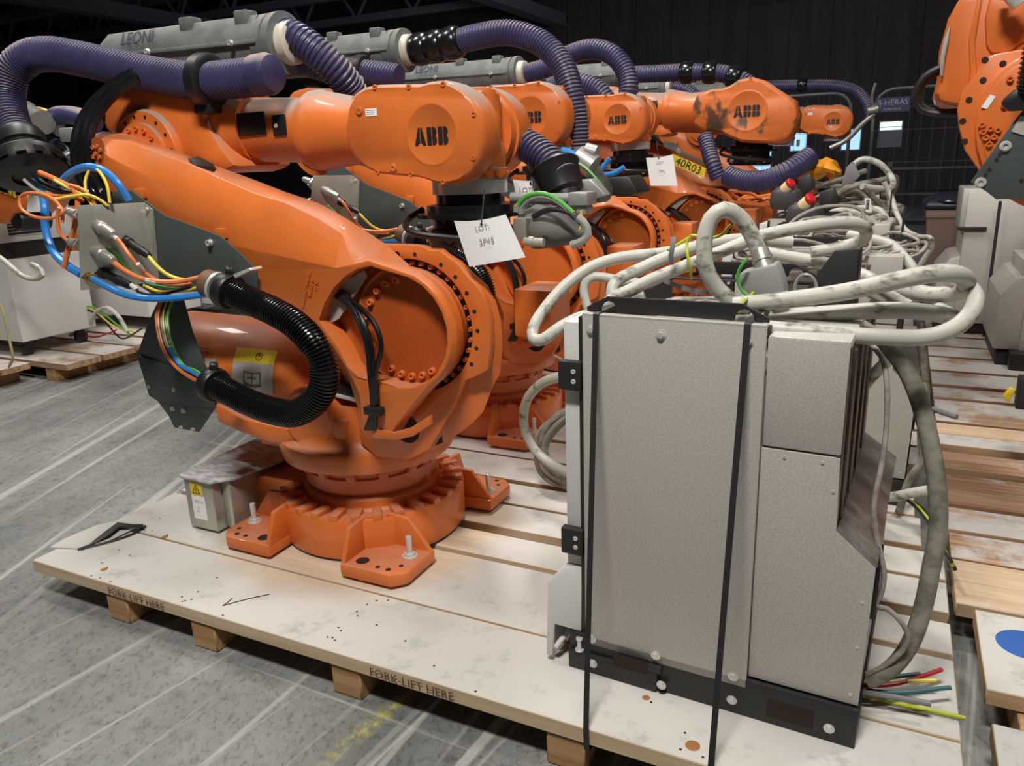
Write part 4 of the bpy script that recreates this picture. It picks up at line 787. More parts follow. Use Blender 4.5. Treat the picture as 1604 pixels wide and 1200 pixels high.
for i in range(16):
    a = rs.uniform(-.36, .12); z0 = rs.uniform(-.10, .12); L_ = rs.uniform(.03, .1); w_ = rs.uniform(.004, .012)
    p_ = sm + V((a, -.0035, z0)); q_ = p_ + V((L_ * .6, 0, L_ * rs.choice((-1, 1))))
    continue
    part('black_smear', prism([p_, p_ + V((w_, 0, 0)), q_ + V((w_ * .4, 0, .01)), q_], (0, .002, 0)), mat('smear', (.10, .05, .03), .7), r4)
yl = [Y(a, b, 4.62) for a, b in [(1054, 241), (1106, 264), (1103, 279), (1052, 257)]]
lab = part('row_label', prism(yl, (0, .004, 0)), YEL, r3); lu = (yl[1] - yl[0]).normalized()
part('label_lettering', text('40R03', .062, sum(yl, V()) / 4 + V((0, -.004, 0)), lu, V((0, 0, 1)), .001), INK, lab)
r5 = instance('fifth orange robot, its wrist half hidden by the smeared one', V((.0, 4.85, 0)), H(1212, 192, 6.3), low=R(8), up=R(1.5), skip=('tail', 'tool', 'whose'), box_at=Y(1050, 137, 6.9))
rcorr(r5, 'dress_hose', [(1056, 137, 6.9), (1075, 142, 6.9), (1095, 158, 6.88), (1110, 185, 6.85)], .06, .022, seg=14)
r6 = instance('farthest orange robot of the row, arm reaching right before the dark wall', V((.10, 6.1, 0)), H(1305, 190, 7.85), low=R(10), up=R(1.0), skip=('tail', 'tool', 'whose'), box_at=Y(1165, 140, 8.2))
rcorr(r6, 'dress_hose', [(1168, 137, 8.2), (1210, 135, 8.2), (1260, 134, 8.2), (1310, 135, 8.2), (1340, 143, 8.2), (1358, 162, 8.15), (1364, 185, 8.1)], .055, .022, seg=14)
balls(r6, [((1257, 134, 8.2), (1, 0, 0))], .06)
part('welding_gun', merge(tube([Y(1370, 178, 7.6), Y(1350, 195, 7.6), Y(1325, 220, 7.6), Y(1300, 232, 7.6)], .022, .05, 8), tube([Y(1372, 130, 7.6), Y(1366, 150, 7.6), Y(1368, 175, 7.6), Y(1366, 205, 7.6)], .012, .05, 6), lathe(Y(1370, 172, 7.6), (1, 0, .2), [(-.05, .04), (.03, .04), (.05, .02)], 12)), mat('dull_gun_metal', (.25, .25, .24), .4, .6), r6)
# gripper with leather cover hung under the second wrist / right of the first
g = thing('gripper', 'steel gripper wrapped in a gray leather cover, right of the white tag', 'gripper', tuple(Y(850, 390, 2.1)))
gc = []
for i, (px, py, w_, h_) in enumerate([(822, 352, 8, 8), (832, 352, 26, 22), (850, 355, 32, 30), (872, 358, 32, 28), (895, 362, 26, 20), (912, 366, 16, 10), (922, 366, 6, 4)]):
    c = Y(px, py, 2.12); s_ = .0021; gc.append([c + V((.25 * s_ * w_ * cos(t), s_ * w_ * 1.5 * cos(t), s_ * h_ * sin(t) * (1 + .12 * sin(3 * t + i)))) for t in [2 * pi * k / 20 for k in range(20)]])
part('leather_cover', loft(gc), LTH, g)
part('steel_block', box(Y(803, 0, 2.05).x * 0 + Y(803, 350, 2.0).x, Y(824, 350, 2.0).x, 2.0, 2.06, Y(810, 378, 2.0).z, Y(810, 342, 2.0).z), mat('tool_steel', (.35, .33, .28), .45, .6), g, .004)
part('nozzle', merge(cyl(Y(822, 378, 1.99), Y(852, 380, 1.99), .012), cyl(Y(829, 378, 1.99), Y(836, 379, 1.99), .015)), STL, g)
part('rod', cyl(Y(800, 310, 2.1), Y(915, 312, 2.15), .016), WGY, g)
part('clamp_block', merge(box(Y(890, 0, 2.1).x * 0 + Y(893, 310, 2.1).x, Y(924, 310, 2.1).x, 2.08, 2.16, Y(900, 322, 2.1).z, Y(900, 301, 2.1).z), box(Y(903, 310, 2.1).x, Y(920, 310, 2.1).x, 2.09, 2.15, Y(900, 336, 2.1).z, Y(900, 322, 2.1).z)), mat('cast_aluminium', (.42, .42, .41), .4, .5), g, .006)
part('saddle_plate', prism(YY([(872, 300), (885, 284), (925, 280), (948, 306), (925, 312), (875, 308)], 2.35), (0, .06, 0)), mat('cast_aluminium', (.42, .42, .41), .4, .5), g, .006)
for pts, m_, r_ in (([(810, 325), (818, 312), (835, 304), (858, 305), (880, 318), (898, 334)], WGR, .007), ([(816, 328), (826, 315), (845, 309), (866, 313), (885, 326), (900, 338)], WGY, .006), ([(905, 340), (918, 352), (922, 366), (912, 378), (895, 384)], mat('pale_hose', (.33, .33, .31), .5), .011), ([(835, 340), (860, 328), (890, 332), (902, 342)], BLK, .008), ([(842, 352), (850, 368), (858, 374)], WBK, .004), ([(910, 330), (912, 345), (908, 360)], WYE, .003)):
    part('hose', tube([Y(a, b, 2.03) for a, b in pts], r_, .02, 8), m_, g)
for a, b in ((809, 326), (816, 329)): part('hose_fitting', cyl(Y(a, b + 6, 2.03), Y(a, b - 4, 2.03), .010), STL, g)
for a, b, c_, d_2 in ((925, 262, 940, 300), (900, 245, 925, 262)): pass
g2 = thing('gripper', 'gray cast gripper body behind the first one, under the third wrist', 'gripper', tuple(Y(920, 290, 3.2)))
part('gripper_body', loft([[Y(a, b, 3.2) + V((0, .1 * cos(t), .09 * sin(t) * s_)) for t in [2 * pi * k / 14 for k in range(14)]] for a, b, s_ in [(890, 262, .5), (905, 265, 1), (930, 285, 1), (948, 300, .5)]]), LTH, g2)
part('coupling', merge(cyl(Y(905, 245, 3.1), Y(930, 262, 3.1), .05), cyl(Y(918, 235, 3.1), Y(935, 240, 3.1), .03)), mat('cast_aluminium', (.42, .42, .41), .4, .5), g2)
part('base_plate', prism(YY([(935, 280), (985, 276), (1000, 302), (985, 308), (945, 306)], 3.3), (0, .2, .0)), BLM, g2, .01)
part('air_line', tube([Y(a, b, 3.1) for a, b in [(880, 236), (895, 240), (912, 255), (920, 275)]], .015, .03, 8), WBL, g2)
part('thin_wire', tube([Y(a, b, 3.05) for a, b in [(905, 255), (920, 265), (938, 285), (950, 300)]], .006, .03, 6), WGR, g2)
# ------------------------------------------------------------------ lot tags on strings
def lot_tag(label, px, y, tie, lines, hole_):
    """px: four corners"""
    ps = [Y(a, b, y) for a, b in px]; n_ = 8; top = []; bot = []
    for i in range(n_ + 1):
        f = i / n_; t0 = ps[0].lerp(ps[1], f); b0 = ps[3].lerp(ps[2], f); s_ = -.05 * (ps[1] - ps[0]).length * sin(pi * f)
        top.append(t0 + V((0, s_, s_ * .8))); bot.append(b0 + V((0, s_, 0)))
    t = thing('lot_tag', label, 'tag', tuple(ps[3]), 'white lot tags hung on the robots')
    th_ = V((0, .0008, 0))
    part('card', loft([top, bot, [p + th_ for p in bot], [p + th_ for p in top]], False, False, closed=False), PAP, t)
    W_ = (ps[1] - ps[0]).length; ru = (ps[2] - ps[3]).normalized(); up_ = (ps[0] - ps[3]).normalized(); c = sum(ps, V()) / 4
    for s_, sz, f in lines:
        part('tag_lettering', text(s_, W_ * sz, c + (ps[0] - ps[3]) * f + V((0, -.05 * W_ - .002, 0)), ru, up_, .0005), GIN, t)
    part('string', tube([Y(*tie, y + .02), Y(*hole_, y - .05 * W_ - .003)], .0022, .05, 6), BLK, t)
    part('eyelet', lathe(Y(*hole_, y - .05 * W_ - .002), (0, -1, 0), [(0, .004), (.0005, .004)], 10), BLK, t)
lot_tag('large white lot tag hanging in front of the black tool changer', [(711, 346), (792, 336), (823, 403), (735, 418)], 1.88, (759, 296), [('LOT:', .13, .27), ('3P45', .15, -.02), ('- - -', .08, -.14), ('.......   ........', .06, -.42)], (754, 351))
lot_tag('small white lot tag partly behind a green hose, printed LOT', [(803, 281), (852, 281), (848, 306), (808, 304)], 2.24, (834, 262), [('LOT 4', .22, -.2)], (831, 287))
lot_tag('white lot tag beside the yellow 40R03 label', [(1012, 247), (1054, 242), (1061, 291), (1019, 291)], 4.3, (1028, 222), [('LOT', .14, .28), ('1PPL', .16, -.02), ('--- --', .1, -.14)], (1032, 248))
lot_tag('white tag hanging among the orange wires at the far left', [(46, 303), (58, 305), (69, 332), (41, 332)], 1.95, (50, 296), [('---', .2, -.1)], (51, 305))
# ------------------------------------------------------------------ control cabinets
CA = V((-.5216 * 1.28, 1.2597 * 1.28, 0)); TH = R(-2.57)
def cabinet(label, off, near=True, group='bare steel control cabinets'):
    t = thing('control_cabinet', label, 'cabinet', tuple(CA + V((0, 0, PT)) + off), group); t.rotation_euler.z = TH; t['world_org'] = [0, 0, 0]
    b = lambda nm, s, m, par=t, bev=.002, **k: part(nm, s, m, par, bev, **k)
    D = .70
    fr0 = b('base_frame', merge(box(0, .69, 0, .012, 0, .10), box(0, .69, D - .012, D, 0, .10), box(0, .012, .012, D - .012, 0, .10), box(.678, .69, .012, D - .012, 0, .10)), BLM)
    b('base_lip', box(.0, .24, -.012, 0, .0, .055), BLM, fr0, .004); b('base_lip', box(.21, .25, -.012, 0, .055, .075), BLM, fr0, .003)
    b('fork_slot', box(.125, .215, -.0126, -.0121, .045, .082), HOLE, fr0, 0); b('fork_slot', box(.50, .602, -.0006, -.0001, .02, .068), HOLE, fr0, 0)
    hb = mesh('bolt', hexbolt((0, 0, 0), (0, -1, 0), .008, .007), CHR)
    for x, y_, z in ((.07, -.012, .032), (.252, -.012, .028), (.42, 0, .035), (.635, 0, .035)): link('bolt', hb, fr0, (x, y_, z))
    b('levelling_screw', lathe((.03, -.005, .055), (0, 0, 1), [(0, .012), (.003, .012), (.0035, .006), (.03, .006), (.031, .009), (.036, .009)], 12), CHR, fr0, 0)
    b('inner_body', box(.05, .60, .03, D - .02, .10, .83), GAL)
    pn_ = b('side_panel', box(.0445, .4503, 0, .012, .077, .9377), GAL, bev=.0015)
    b('edge_flange', box(.0445, .4503, .0, .022, .935, .941), GAL, pn_, .001); b('edge_fold', box(.0445, .060, 0.012, .04, .08, .935), GAL, pn_, 0)
    for x, z in ((.066, .905), (.23, .905), (.415, .905), (.062, .095), (.232, .098), (.42, .10)): link('bolt', hb, pn_, (x, 0, z))
    up = b('upper_cover', box(.452, .610, .010, .30, .678, .918), GAL, bev=.006)
    lowp = [(.452, .105), (.6875, .105), (.6935, .4437), (.612, .512), (.608, .674), (.452, .674)]
    lc = b('lower_cover', prism([V((x, .010, z)) for x, z in lowp], (0, .02, 0)), GAL, bev=.0015)
    sc_ = mesh('screw', bolt((0, 0, 0), (0, -1, 0), .003, .002), CHR)
    for x, z in ((.50, .66), (.575, .66), (.60, .60), (.675, .36), (.674, .25), (.67, .13)): link('screw', sc_, lc, (x, .010, z))
    # rear: recessed upper back with slanted scratched baffle
    b('rear_baffle', prism([V((.6935, .012, .4437)), V((.612, .012, .512)), V((.612, .66, .512)), V((.6935, .68, .4437))], (.003, .0, .003)), GLV, bev=.001)
    b('rear_panel', box(.675, .6875, .03, D - .03, .105, .45), GLV, bev=.002)
    b('rear_upper_panel', box(.598, .6105, .012, D - .02, .50, .905), mat('dark_scuffed_steel', (.16, .135, .12), .4, .6, var=.5, vs=12, stretch=(1, 1, .2)), bev=.002)
    for k in range(4): b('rear_rib', box(.6105, .616, .06 + .15 * k, .085 + .15 * k, .52, .89), MT['dark_scuffed_steel'], bev=.001)
    b('rear_vent', box(.688, .70, .10, .22, .27, .40), BLM, bev=.003)
    tp = b('top_tray', box(.05, .60, .03, D - .02, .832, .842), GAL)
    # lifting brackets (trapezoid plates with half-round holes)
    for y_ in (.024, D - .04):
        xs = [(.046, .9415), (.046, .95), (.095, .975), (.385, .975), (.4503, .948), (.4503, .9415), (.425, .9415)]
        hc = lambda cx: [(cx + .021 * cos(t), .9415 + .026 * sin(t)) for t in [R(a) for a in range(0, 181, 30)]]
        pl_ = [(.046, .9415), (.046, .952), (.095, .978), (.395, .978), (.4503, .950), (.4503, .9415)] + hc(.40) + hc(.10)
        b('lifting_bracket', prism([V((x, y_, z)) for x, z in pl_], (0, .006, 0)), BLM, bev=.0008)
        b('bracket_foot', box(.046, .4503, y_ + (.006 if y_ < .3 else -.03), y_ + (.04 if y_ < .3 else 0), .925, .93), BLM)
    if near: b('tall_bracket', prism([V((.47, .33, .92)), V((.47, .33, .955)), V((.53, .33, 1.055)), V((.585, .33, 1.06)), V((.585, .33, .92))], (0, .012, 0)), BLM)
    b('tall_bracket_side', prism([V((.585, .33, .92)), V((.585, .33, 1.06)), V((.585, .38, 1.06)), V((.585, .40, .92))], (-.006, 0, 0)), BLM)
    # door on the left with hinges and flared skirt
    dr_ = b('door', box(-.012, .030, .02, D - .02, .285, .915), WHP, bev=.003)
    b('door_gap', box(.030, .0435, .012, D - .02, .10, .93), BLM, bev=0)
    for z in (.79, .36):
        h_ = b('hinge', box(-.018, .040, -.004, .02, z - .035, z + .035), BLM, dr_, .003)
        for zz in (-.012, .012): part('hinge_screw', bolt((.022, -.004, z + zz), (0, -1, 0), .005, .003), CHR, h_)
    b('skirt', prism([V((-.012, .02, .285)), V((-.055, -.01, .235)), V((-.062, -.015, .02)), V((-.045, -.015, .02)), V((-.038, -.01, .115)), V((.028, .01, .10)), V((.030, .015, .285))], (0, .01, 0)), WHP)
    b('skirt_side', prism([V((-.055, -.01, .235)), V((-.062, -.015, .02)), V((-.062, .65, .02)), V((-.055, .66, .235))], (.004, 0, 0)), WHP); b('skirt_brace', cyl((-.04, -.005, .04), (.02, .12, .14), .008, seg=8), WHP)
    return t
cab1 = cabinet('nearest bare steel control cabinet, strapped to the front pallet', V((0, 0, 0)))
COF = [V((.09, 1.37, 0)), V((.03, 2.62, 0)), V((-.05, 3.9, 0)), V((-.08, 5.2, 0))]
for o_, l_ in zip(COF, ['second control cabinet, buried under thin gray cables behind the nearest', 'third control cabinet with pendants and gray cables on top', 'fourth control cabinet, under the orange bag and cables', 'farthest control cabinet of the row']): cabinet(l_, o_, False)
def C1(s, d, z): # point in cabinet 1's own frame
    return CA + V((cos(TH) * s - sin(TH) * d, sin(TH) * s + cos(TH) * d, PT + z))
# black straps
def ribbon(pts, wd, side=(1, 0, 0)):
    sd = V(side) * wd / 2; a = [p - sd for p in pts]; b_2 = [p + sd for p in pts]; o_ = V((0, -.0012, .0003))
    return merge(loft([a, b_2], False, False, closed=False), loft([[p + o_ for p in a], [p + o_ for p in b_2]], False, False, closed=False), loft([a, [p + o_ for p in a]], False, False, closed=False), loft([b_2, [p + o_ for p in b_2]], False, False, closed=False))
for (t0, bx_e, lab_) in (((.080, .9420), Z(918, 1145, PT).x, 'black strap left of the panel bolts on the nearest cabinet'), ((.413, .9420), Z(1113, 1206, PT).x, 'black strap slanting down the right of the steel panel')):
    e_ = V((bx_e, 1.3965, PT + .001)); top = C1(t0[0], -.004, t0[1]); bot = V((bx_e + .001, 1.399, PT - .055))
    bk2 = C1(t0[0], .60, .9435)
    pts = [bk2, top + V((0, .004, .002)), top] + [top.lerp(e_, f) for f in (.2, .4, .6, .8)] + [e_, bot, bot + V((0, .12, -.03))]
    solo('strap', ribbon(pts, .0135), BLM, lab_, 'strap', 'black straps holding the nearest cabinet')
# ------------------------------------------------------------------ heavy cables on the nearest cabinet
cabs = []
def cable(label, pts, r=.018, m=CBL, step=.018, cat='cable', seg=12, group='gray cables on the control cabinets', nm='power_cable', zp=False, smooth=None):
    P_ = [p if isinstance(p, V) else (Z if zp else Y)(*p) for p in pts]
    o = solo(nm, tube(P_, r, step, seg), m, label, cat, group); return o
cable('gray cable arching up from the angled gray plug', [(1192, 402, 1.83), (1182, 378, 1.83), (1170, 355, 1.83), (1156, 338, 1.82), (1136, 328, 1.80), (1117, 338, 1.79), (1106, 362, 1.78), (1103, 395, 1.77), (1108, 425, 1.77), (1122, 450, 1.78), (1145, 470, 1.79), (1175, 482, 1.80)], .0185)
cable('long gray cable looping right past the cabinet edge, upper of the two hanging loops', [(1150, 478, 1.74), (1240, 469, 1.74), (1330, 456, 1.74), (1420, 436, 1.74), (1470, 428, 1.76), (1503, 431, 1.80), (1514, 444, 1.86), (1500, 458, 1.92), (1465, 462, 1.95), (1435, 458, 1.97), (1400, 450, 2.02)], .0185)
cable('lowest gray cable along the top edge, bending back up at the far right', [(1196, 514, 1.67), (1240, 518, 1.67), (1300, 523, 1.68), (1385, 528, 1.70), (1450, 528, 1.73), (1495, 514, 1.76), (1521, 490, 1.79), (1528, 466, 1.83), (1515, 448, 1.88), (1490, 440, 1.95)], .0175)
cable('gray cable lying straight to the right with a rounded end', [(1150, 500, 1.80), (1230, 495, 1.80), (1315, 490, 1.80), (1390, 486, 1.80), (1450, 489, 1.81), (1485, 495, 1.83), (1492, 497, 1.86), (1470, 486, 1.92)], .018)
cable('gray cable crossing behind the plug and returning round the black bracket', [(940, 485, 1.78), (962, 466, 1.80), (990, 453, 1.82), (1020, 438, 1.84), (1080, 414, 1.87), (1143, 389, 1.90), (1195, 369, 1.93), (1270, 354, 1.97), (1315, 349, 2.0), (1345, 352, 2.04), (1357, 363, 2.09), (1350, 376, 2.13), (1330, 384, 2.14), (1300, 391, 2.13), (1270, 395, 2.12)], .0155)
cable('gray cable folded back on itself at the left end of the bundle', [(1010, 464, 1.83), (975, 470, 1.82), (958, 460, 1.82), (965, 441, 1.84), (1003, 421, 1.88), (1049, 401, 1.92), (1096, 385, 1.96), (1160, 375, 2.0), (1240, 380, 2.05)], .0155)
cable('gray cable hanging out left of the cabinet in a wide pointed loop', [(1120, 380, 2.06), (1080, 388, 2.04), (1034, 397, 2.0), (971, 404, 1.96), (925, 419, 1.92), (887, 446, 1.87), (856, 480, 1.82), (836, 512, 1.77), (835, 530, 1.75), (848, 533, 1.74), (876, 514, 1.76), (905, 499, 1.79), (935, 490, 1.84)], .0155)
cable('short gray cable bending down behind the cabinet corner', [(1010, 445, 2.1), (965, 438, 2.08), (928, 434, 2.06), (916, 445, 2.05), (916, 465, 2.04), (924, 492, 2.03)], .0135)
cable('gray cable sagging to the right behind the tall bracket', [(1195, 395, 2.2), (1240, 403, 2.18), (1290, 412, 2.16), (1335, 424, 2.12), (1375, 443, 2.06), (1405, 462, 2.0), (1430, 478, 1.97)], .0165)
cable('gray cable just under the sagging one', [(1285, 425, 2.2), (1325, 436, 2.16), (1360, 455, 2.1), (1395, 475, 2.02)], .015, CBD)
cable('heavy grimy cable dropping behind the cabinet to the pallet', [(1210, 505, 1.86), (1265, 503, 1.86), (1325, 506, 1.86), (1356, 518, 1.86), (1384, 538, 1.85), (1409, 563, 1.85), (1428, 596, 1.84), (1444, 640, 1.83), (1459, 704, 1.81), (1468, 762, 1.80), (1469, 836, 1.79), (1460, 883, 1.78), (1447, 947, 1.77), (1431, 997, 1.76), (1409, 1034, 1.75), (1385, 1055, 1.74), (1360, 1066, 1.74)], .0195, CBD)
cable('thin gray cord hanging against the scratched rear of the cabinet', [(1350, 530, 1.74), (1370, 545, 1.74), (1384, 566, 1.73), (1389, 602, 1.72), (1388, 675, 1.71), (1380, 733, 1.70), (1369, 792, 1.69), (1374, 844, 1.69), (1380, 870, 1.69), (1385, 899, 1.69), (1380, 931, 1.69), (1370, 950, 1.69), (1385, 951, 1.69), (1412, 975, 1.70), (1422, 996, 1.71), (1415, 1016, 1.72), (1390, 1040, 1.73), (1355, 1057, 1.73)], .0058, CBT)
cable('gray cable slanting behind the cabinet corner', [(1400, 545, 2.2), (1385, 570, 2.2), (1365, 590, 2.2), (1345, 615, 2.2)], .016)
cable('gray cable stub pointing right above the black plug box', [(1370, 778, 2.75), (1400, 778, 2.72), (1430, 772, 2.68), (1455, 768, 2.66)], .017)
cable('limp cable end hanging between the pallets', [(1445, 600, 2.9), (1452, 660, 2.88), (1445, 720, 2.87), (1425, 750, 2.86), V((.10, 2.86, PT + .014))], .013, CBD)
cable('gray cable hanging straight down in the aisle by the pallet edge', [(1440, 520, 3.3), (1446, 560, 3.3), (1449, 600, 3.3), (1452, 660, 3.3), V((.235, 3.3, .10)), V((.24, 3.28, .016))], .016, CBD)
# angled plug with collar and tie wires
pg = thing('cable_plug', 'angled gray plug with metal collar on top of the cabinet', 'plug', tuple(Y(1200, 466, 1.8)))
pa, pb2 = Y(1200, 425, 1.80), Y(1196, 405, 1.80)
body_ = YY([(1158, 428), (1190, 420), (1215, 414), (1225, 440), (1230, 462), (1206, 468), (1175, 462), (1156, 448)], 1.77)
part('plug_body', prism(body_, (0, .075, 0)), mat('gray_plug', (.30, .30, .29), .5), pg, .005)
part('collar', lathe(Y(1199, 424, 1.81), Y(1190, 392, 1.83) - Y(1199, 424, 1.81), [(0, .024), (.012, .024), (.013, .020), (.022, .020), (.023, .023), (.034, .023), (.035, .021), (.05, .020)], 20), STL, pg)
part('latch', prism(YY([(1206, 468), (1230, 458), (1236, 464), (1212, 472)], 1.765), (0, .03, 0)), CHR, pg)
for i, (l_, ps) in enumerate([('yellow-green tie wire knotted on the cable in front of the plug', [(1157, 490, 1.66), (1160, 480, 1.66), (1165, 472, 1.70), (1175, 464, 1.75), (1180, 458, 1.76), (1175, 465, 1.75), (1183, 466, 1.75), (1192, 470, 1.75)]), ('green tie wire curving up beside the plug', [(1172, 466, 1.745), (1160, 452, 1.745), (1155, 436, 1.745), (1158, 422, 1.745), (1166, 410, 1.745), (1170, 404, 1.75)]), ('yellow-green wire wound over the cables left of the arch', [(1046, 392, 1.83), (1060, 384, 1.85), (1078, 373, 1.86), (1084, 369, 1.86), (1110, 373, 1.85), (1130, 368, 1.85), (1145, 352, 1.85)]), ('yellow-green wire hanging down over the cable bundle', [(1083, 368, 1.84), (1076, 380, 1.84), (1077, 400, 1.82), (1081, 420, 1.82), (1083, 437, 1.84)])]):
    cable(l_, ps, .0036, WYG if i != 1 else WGR, .01, 'wire', 6, 'tie wires on the cable bundle', 'tie_wire')
solo('cable_tie', ribbon([Y(a, b, y_) for a, b, y_ in [(1055, 371, 1.82), (1054, 385, 1.81), (1051, 400, 1.81), (1052, 415, 1.82)]], .012), WGY, 'gray hook-and-loop tie round the cables left of the arch', 'tie')
solo('cable_tie', ribbon([Y(a, b, y_) for a, b, y_ in [(1040, 440, 1.9), (1065, 449, 1.88), (1085, 456, 1.86), (1110, 458, 1.86)]], .012, (0, 0, 1)), WGY, 'gray flat tie lying across the cabinet top', 'tie')
solo('cable_tie', sweep([Y(1262 + 17 * cos(t), 452 - 22 * sin(t), 1.78) for t in [R(a) for a in range(-30, 200, 15)]], .004, 6), mat('clear_gray_tie', (.25, .25, .25), .3), 'clear gray cable tie standing in a loop beside the plug', 'tie')
# thin cable tangles: one coil per cabinet top
def tangle(label, cx, cy, z, rx, ry_, n_, r, m, seed, h=.05, seg=6, zr=.0):
    q_ = random.Random(seed); pts = []
    for i in range(n_ * 8):
        t = 2 * pi * i / 8; a = q_.uniform(.72, 1.08)
        pts.append(V((cx + rx * a * cos(t) + q_.uniform(-.02, .02), cy + ry_ * a * sin(t), z + r + h * q_.random() * (i / (n_ * 8)) + zr * max(0, sin(t)))))
    return solo('cable_coil', tube(pts, r, .03, seg), m, label, 'cable', 'tangled cable coils on the cabinets')
TZ = PT + .85
tangle('thin gray cord tangled on the nearest cabinet behind the plug', -.30, 2.0, TZ, .22, .18, 7, .005, CBT, 1, .05)
tangle('thicker gray cable loosely coiled at the back of the nearest cabinet', -.33, 2.05, TZ, .26, .2, 3, .013, CBL, 21, .05, 8)
tangle('thin gray cord coil nearest the camera on the second cabinet', -.30, 3.05, TZ + .02, .26, .20, 12, .0065, CBT, 2, .12)
tangle('thin gray cord coil spilling over the right of the second cabinet', -.13, 3.2, TZ + .03, .22, .2, 10, .0065, CBT, 3, .10)
tangle('upright loops of thin gray cord on the second cabinet', -.27, 3.35, TZ + .06, .17, .12, 7, .007, CBT, 4, .08, zr=.08)
tangle('heavy gray cable coil on the second cabinet', -.2, 3.2, TZ, .26, .22, 3, .014, CBD, 5, .07, 8)
tangle('heavy gray cable coil on the third cabinet', -.25, 4.5, TZ, .26, .24, 5, .017, CBL, 6, .12, 8)
tangle('thin gray cord coil on the third cabinet', -.30, 4.35, TZ, .24, .2, 6, .008, CBT, 7, .1)
tangle('orange cord coil on the fourth cabinet', -.70, 5.1, TZ + .10, .26, .22, 5, .011, WOR, 8, .10)
tangle('heavy gray cable coil heaped on the fourth cabinet', -.27, 5.6, TZ, .28, .28, 6, .020, CBD, 9, .26, 8)
tangle('grimy cable coil on the farthest cabinet', -.45, 7.0, TZ, .30, .3, 5, .022, CBD, 10, .26, 8)
cable('gray cable leaving the heap and draping down right to the floor', [(1385, 285, 4.9), (1395, 305, 4.9), (1405, 335, 4.8), (1418, 360, 4.7), (1440, 371, 4.6), (1458, 374, 4.5), (1460, 385, 4.5), (1448, 405, 4.5), (1435, 425, 4.5)], .014)
cable('gray cable curving over the second cabinet edge', [(1330, 368, 3.2), (1365, 374, 3.15), (1395, 383, 3.1), (1415, 402, 3.05), (1432, 425, 3.0), (1440, 450, 3.0)], .018)
cable('gray cable rising behind the heap in a tall loop', [(1330, 265, 5.2), (1350, 250, 5.2), (1375, 255, 5.2), (1395, 275, 5.2), (1398, 292, 5.1), (1380, 296, 5.0), (1350, 292, 4.9)], .018)
# coil on the pallet between robot and cabinet
for i, (l_, rr2, dz) in enumerate([('gray cable coiled on the pallet beside the cabinet door', .19, 0)]):
    pts = []
    for k in range(5 * 16):
        t = 2 * pi * k / 16; q_ = k / 80; a = rr2 * (1 - .25 * q_)
        pts.append(V((-1.07 + a * cos(t) + .012 * sin(k) + .03 * q_, 2.72 + a * .62 * sin(t) - .07 * q_, PT + .155 + a * .66 * sin(t) + .04 * q_)))
    solo('cable_coil', tube(pts, .0175, .02, 10), CBD, l_, 'cable', 'tangled cable coils on the cabinets')
cable('gray cable standing out from the cabinet hinge in a round loop to the pallet', [(905, 589, 2.0), (880, 590, 2.02), (850, 600, 2.06), (828, 622, 2.10), (820, 650, 2.14), (824, 680, 2.17), (838, 705, 2.18), (862, 726, 2.17), (905, 747, 2.12)], .0155)
cable('thin gray wire tied to the second robot', [(868, 557, 2.5), (885, 566, 2.45), (900, 574, 2.4)], .004, CBT, nm='wire', cat='wire')
# cut wires at the foot of the cabinet
for l_, m_, r_3, ps in [('blue cut wire, upper of the fan at the cabinet foot', WTL, .0055, [(1345, 1066), (1395, 1061), (1441, 1056)]), ('yellow cut wire at the cabinet foot', WYG if 0 else WYE, .0052, [(1345, 1069), (1400, 1068), (1466, 1066)]),
                        ('red cut wire pointing up at the cabinet foot', WRD, .0055, [(1345, 1075), (1400, 1072), (1440, 1061), (1475, 1049)]), ('blue cut wire reaching furthest right', WTL, .0053, [(1345, 1080), (1400, 1085), (1489, 1077)]),
                        ('dark gray cut wire at the cabinet foot', WGY, .0068, [(1345, 1083), (1400, 1092), (1458, 1103)]), ('yellow-green cut wire lying lowest on the pallet', WYG, .005, [(1345, 1085), (1410, 1103), (1460, 1113), (1512, 1125)])]:
    hh = .05 if m_ is not WYG else .012
    solo('cut_wire', tube([Z(a, b, PT + hh * (1 if i < 5 else .5)) for i, (a, b) in enumerate(ps)], r_3, .02, 8), m_, l_, 'wire', 'cut wires at the foot of the cabinet')
for i, l_ in enumerate(['black wire bundle trailing between the pallets', 'yellow-green wires trailing between the pallets', 'black wire nearest the worn pallet edge']):
    cable(l_, [(1400, 770 + i * 4, 2.8), (1430 + i * 3, 790, 2.7), (1455 + i * 4, 820, 2.6), (1470 + i * 5, 850 + 4 * i, 2.5), (1490 + i * 3, 880 + 6 * i, 2.4)], .006, (WBK, WYG, WBK)[i], nm='wire', cat='wire', group='wires trailing between the pallets')
solo('cable_stub', cyl(Z(1460, 640, PT + .013), Z(1499, 653, PT + .013), .012), WGY, 'short dark cable stub pointing at the worn planks', 'cable')
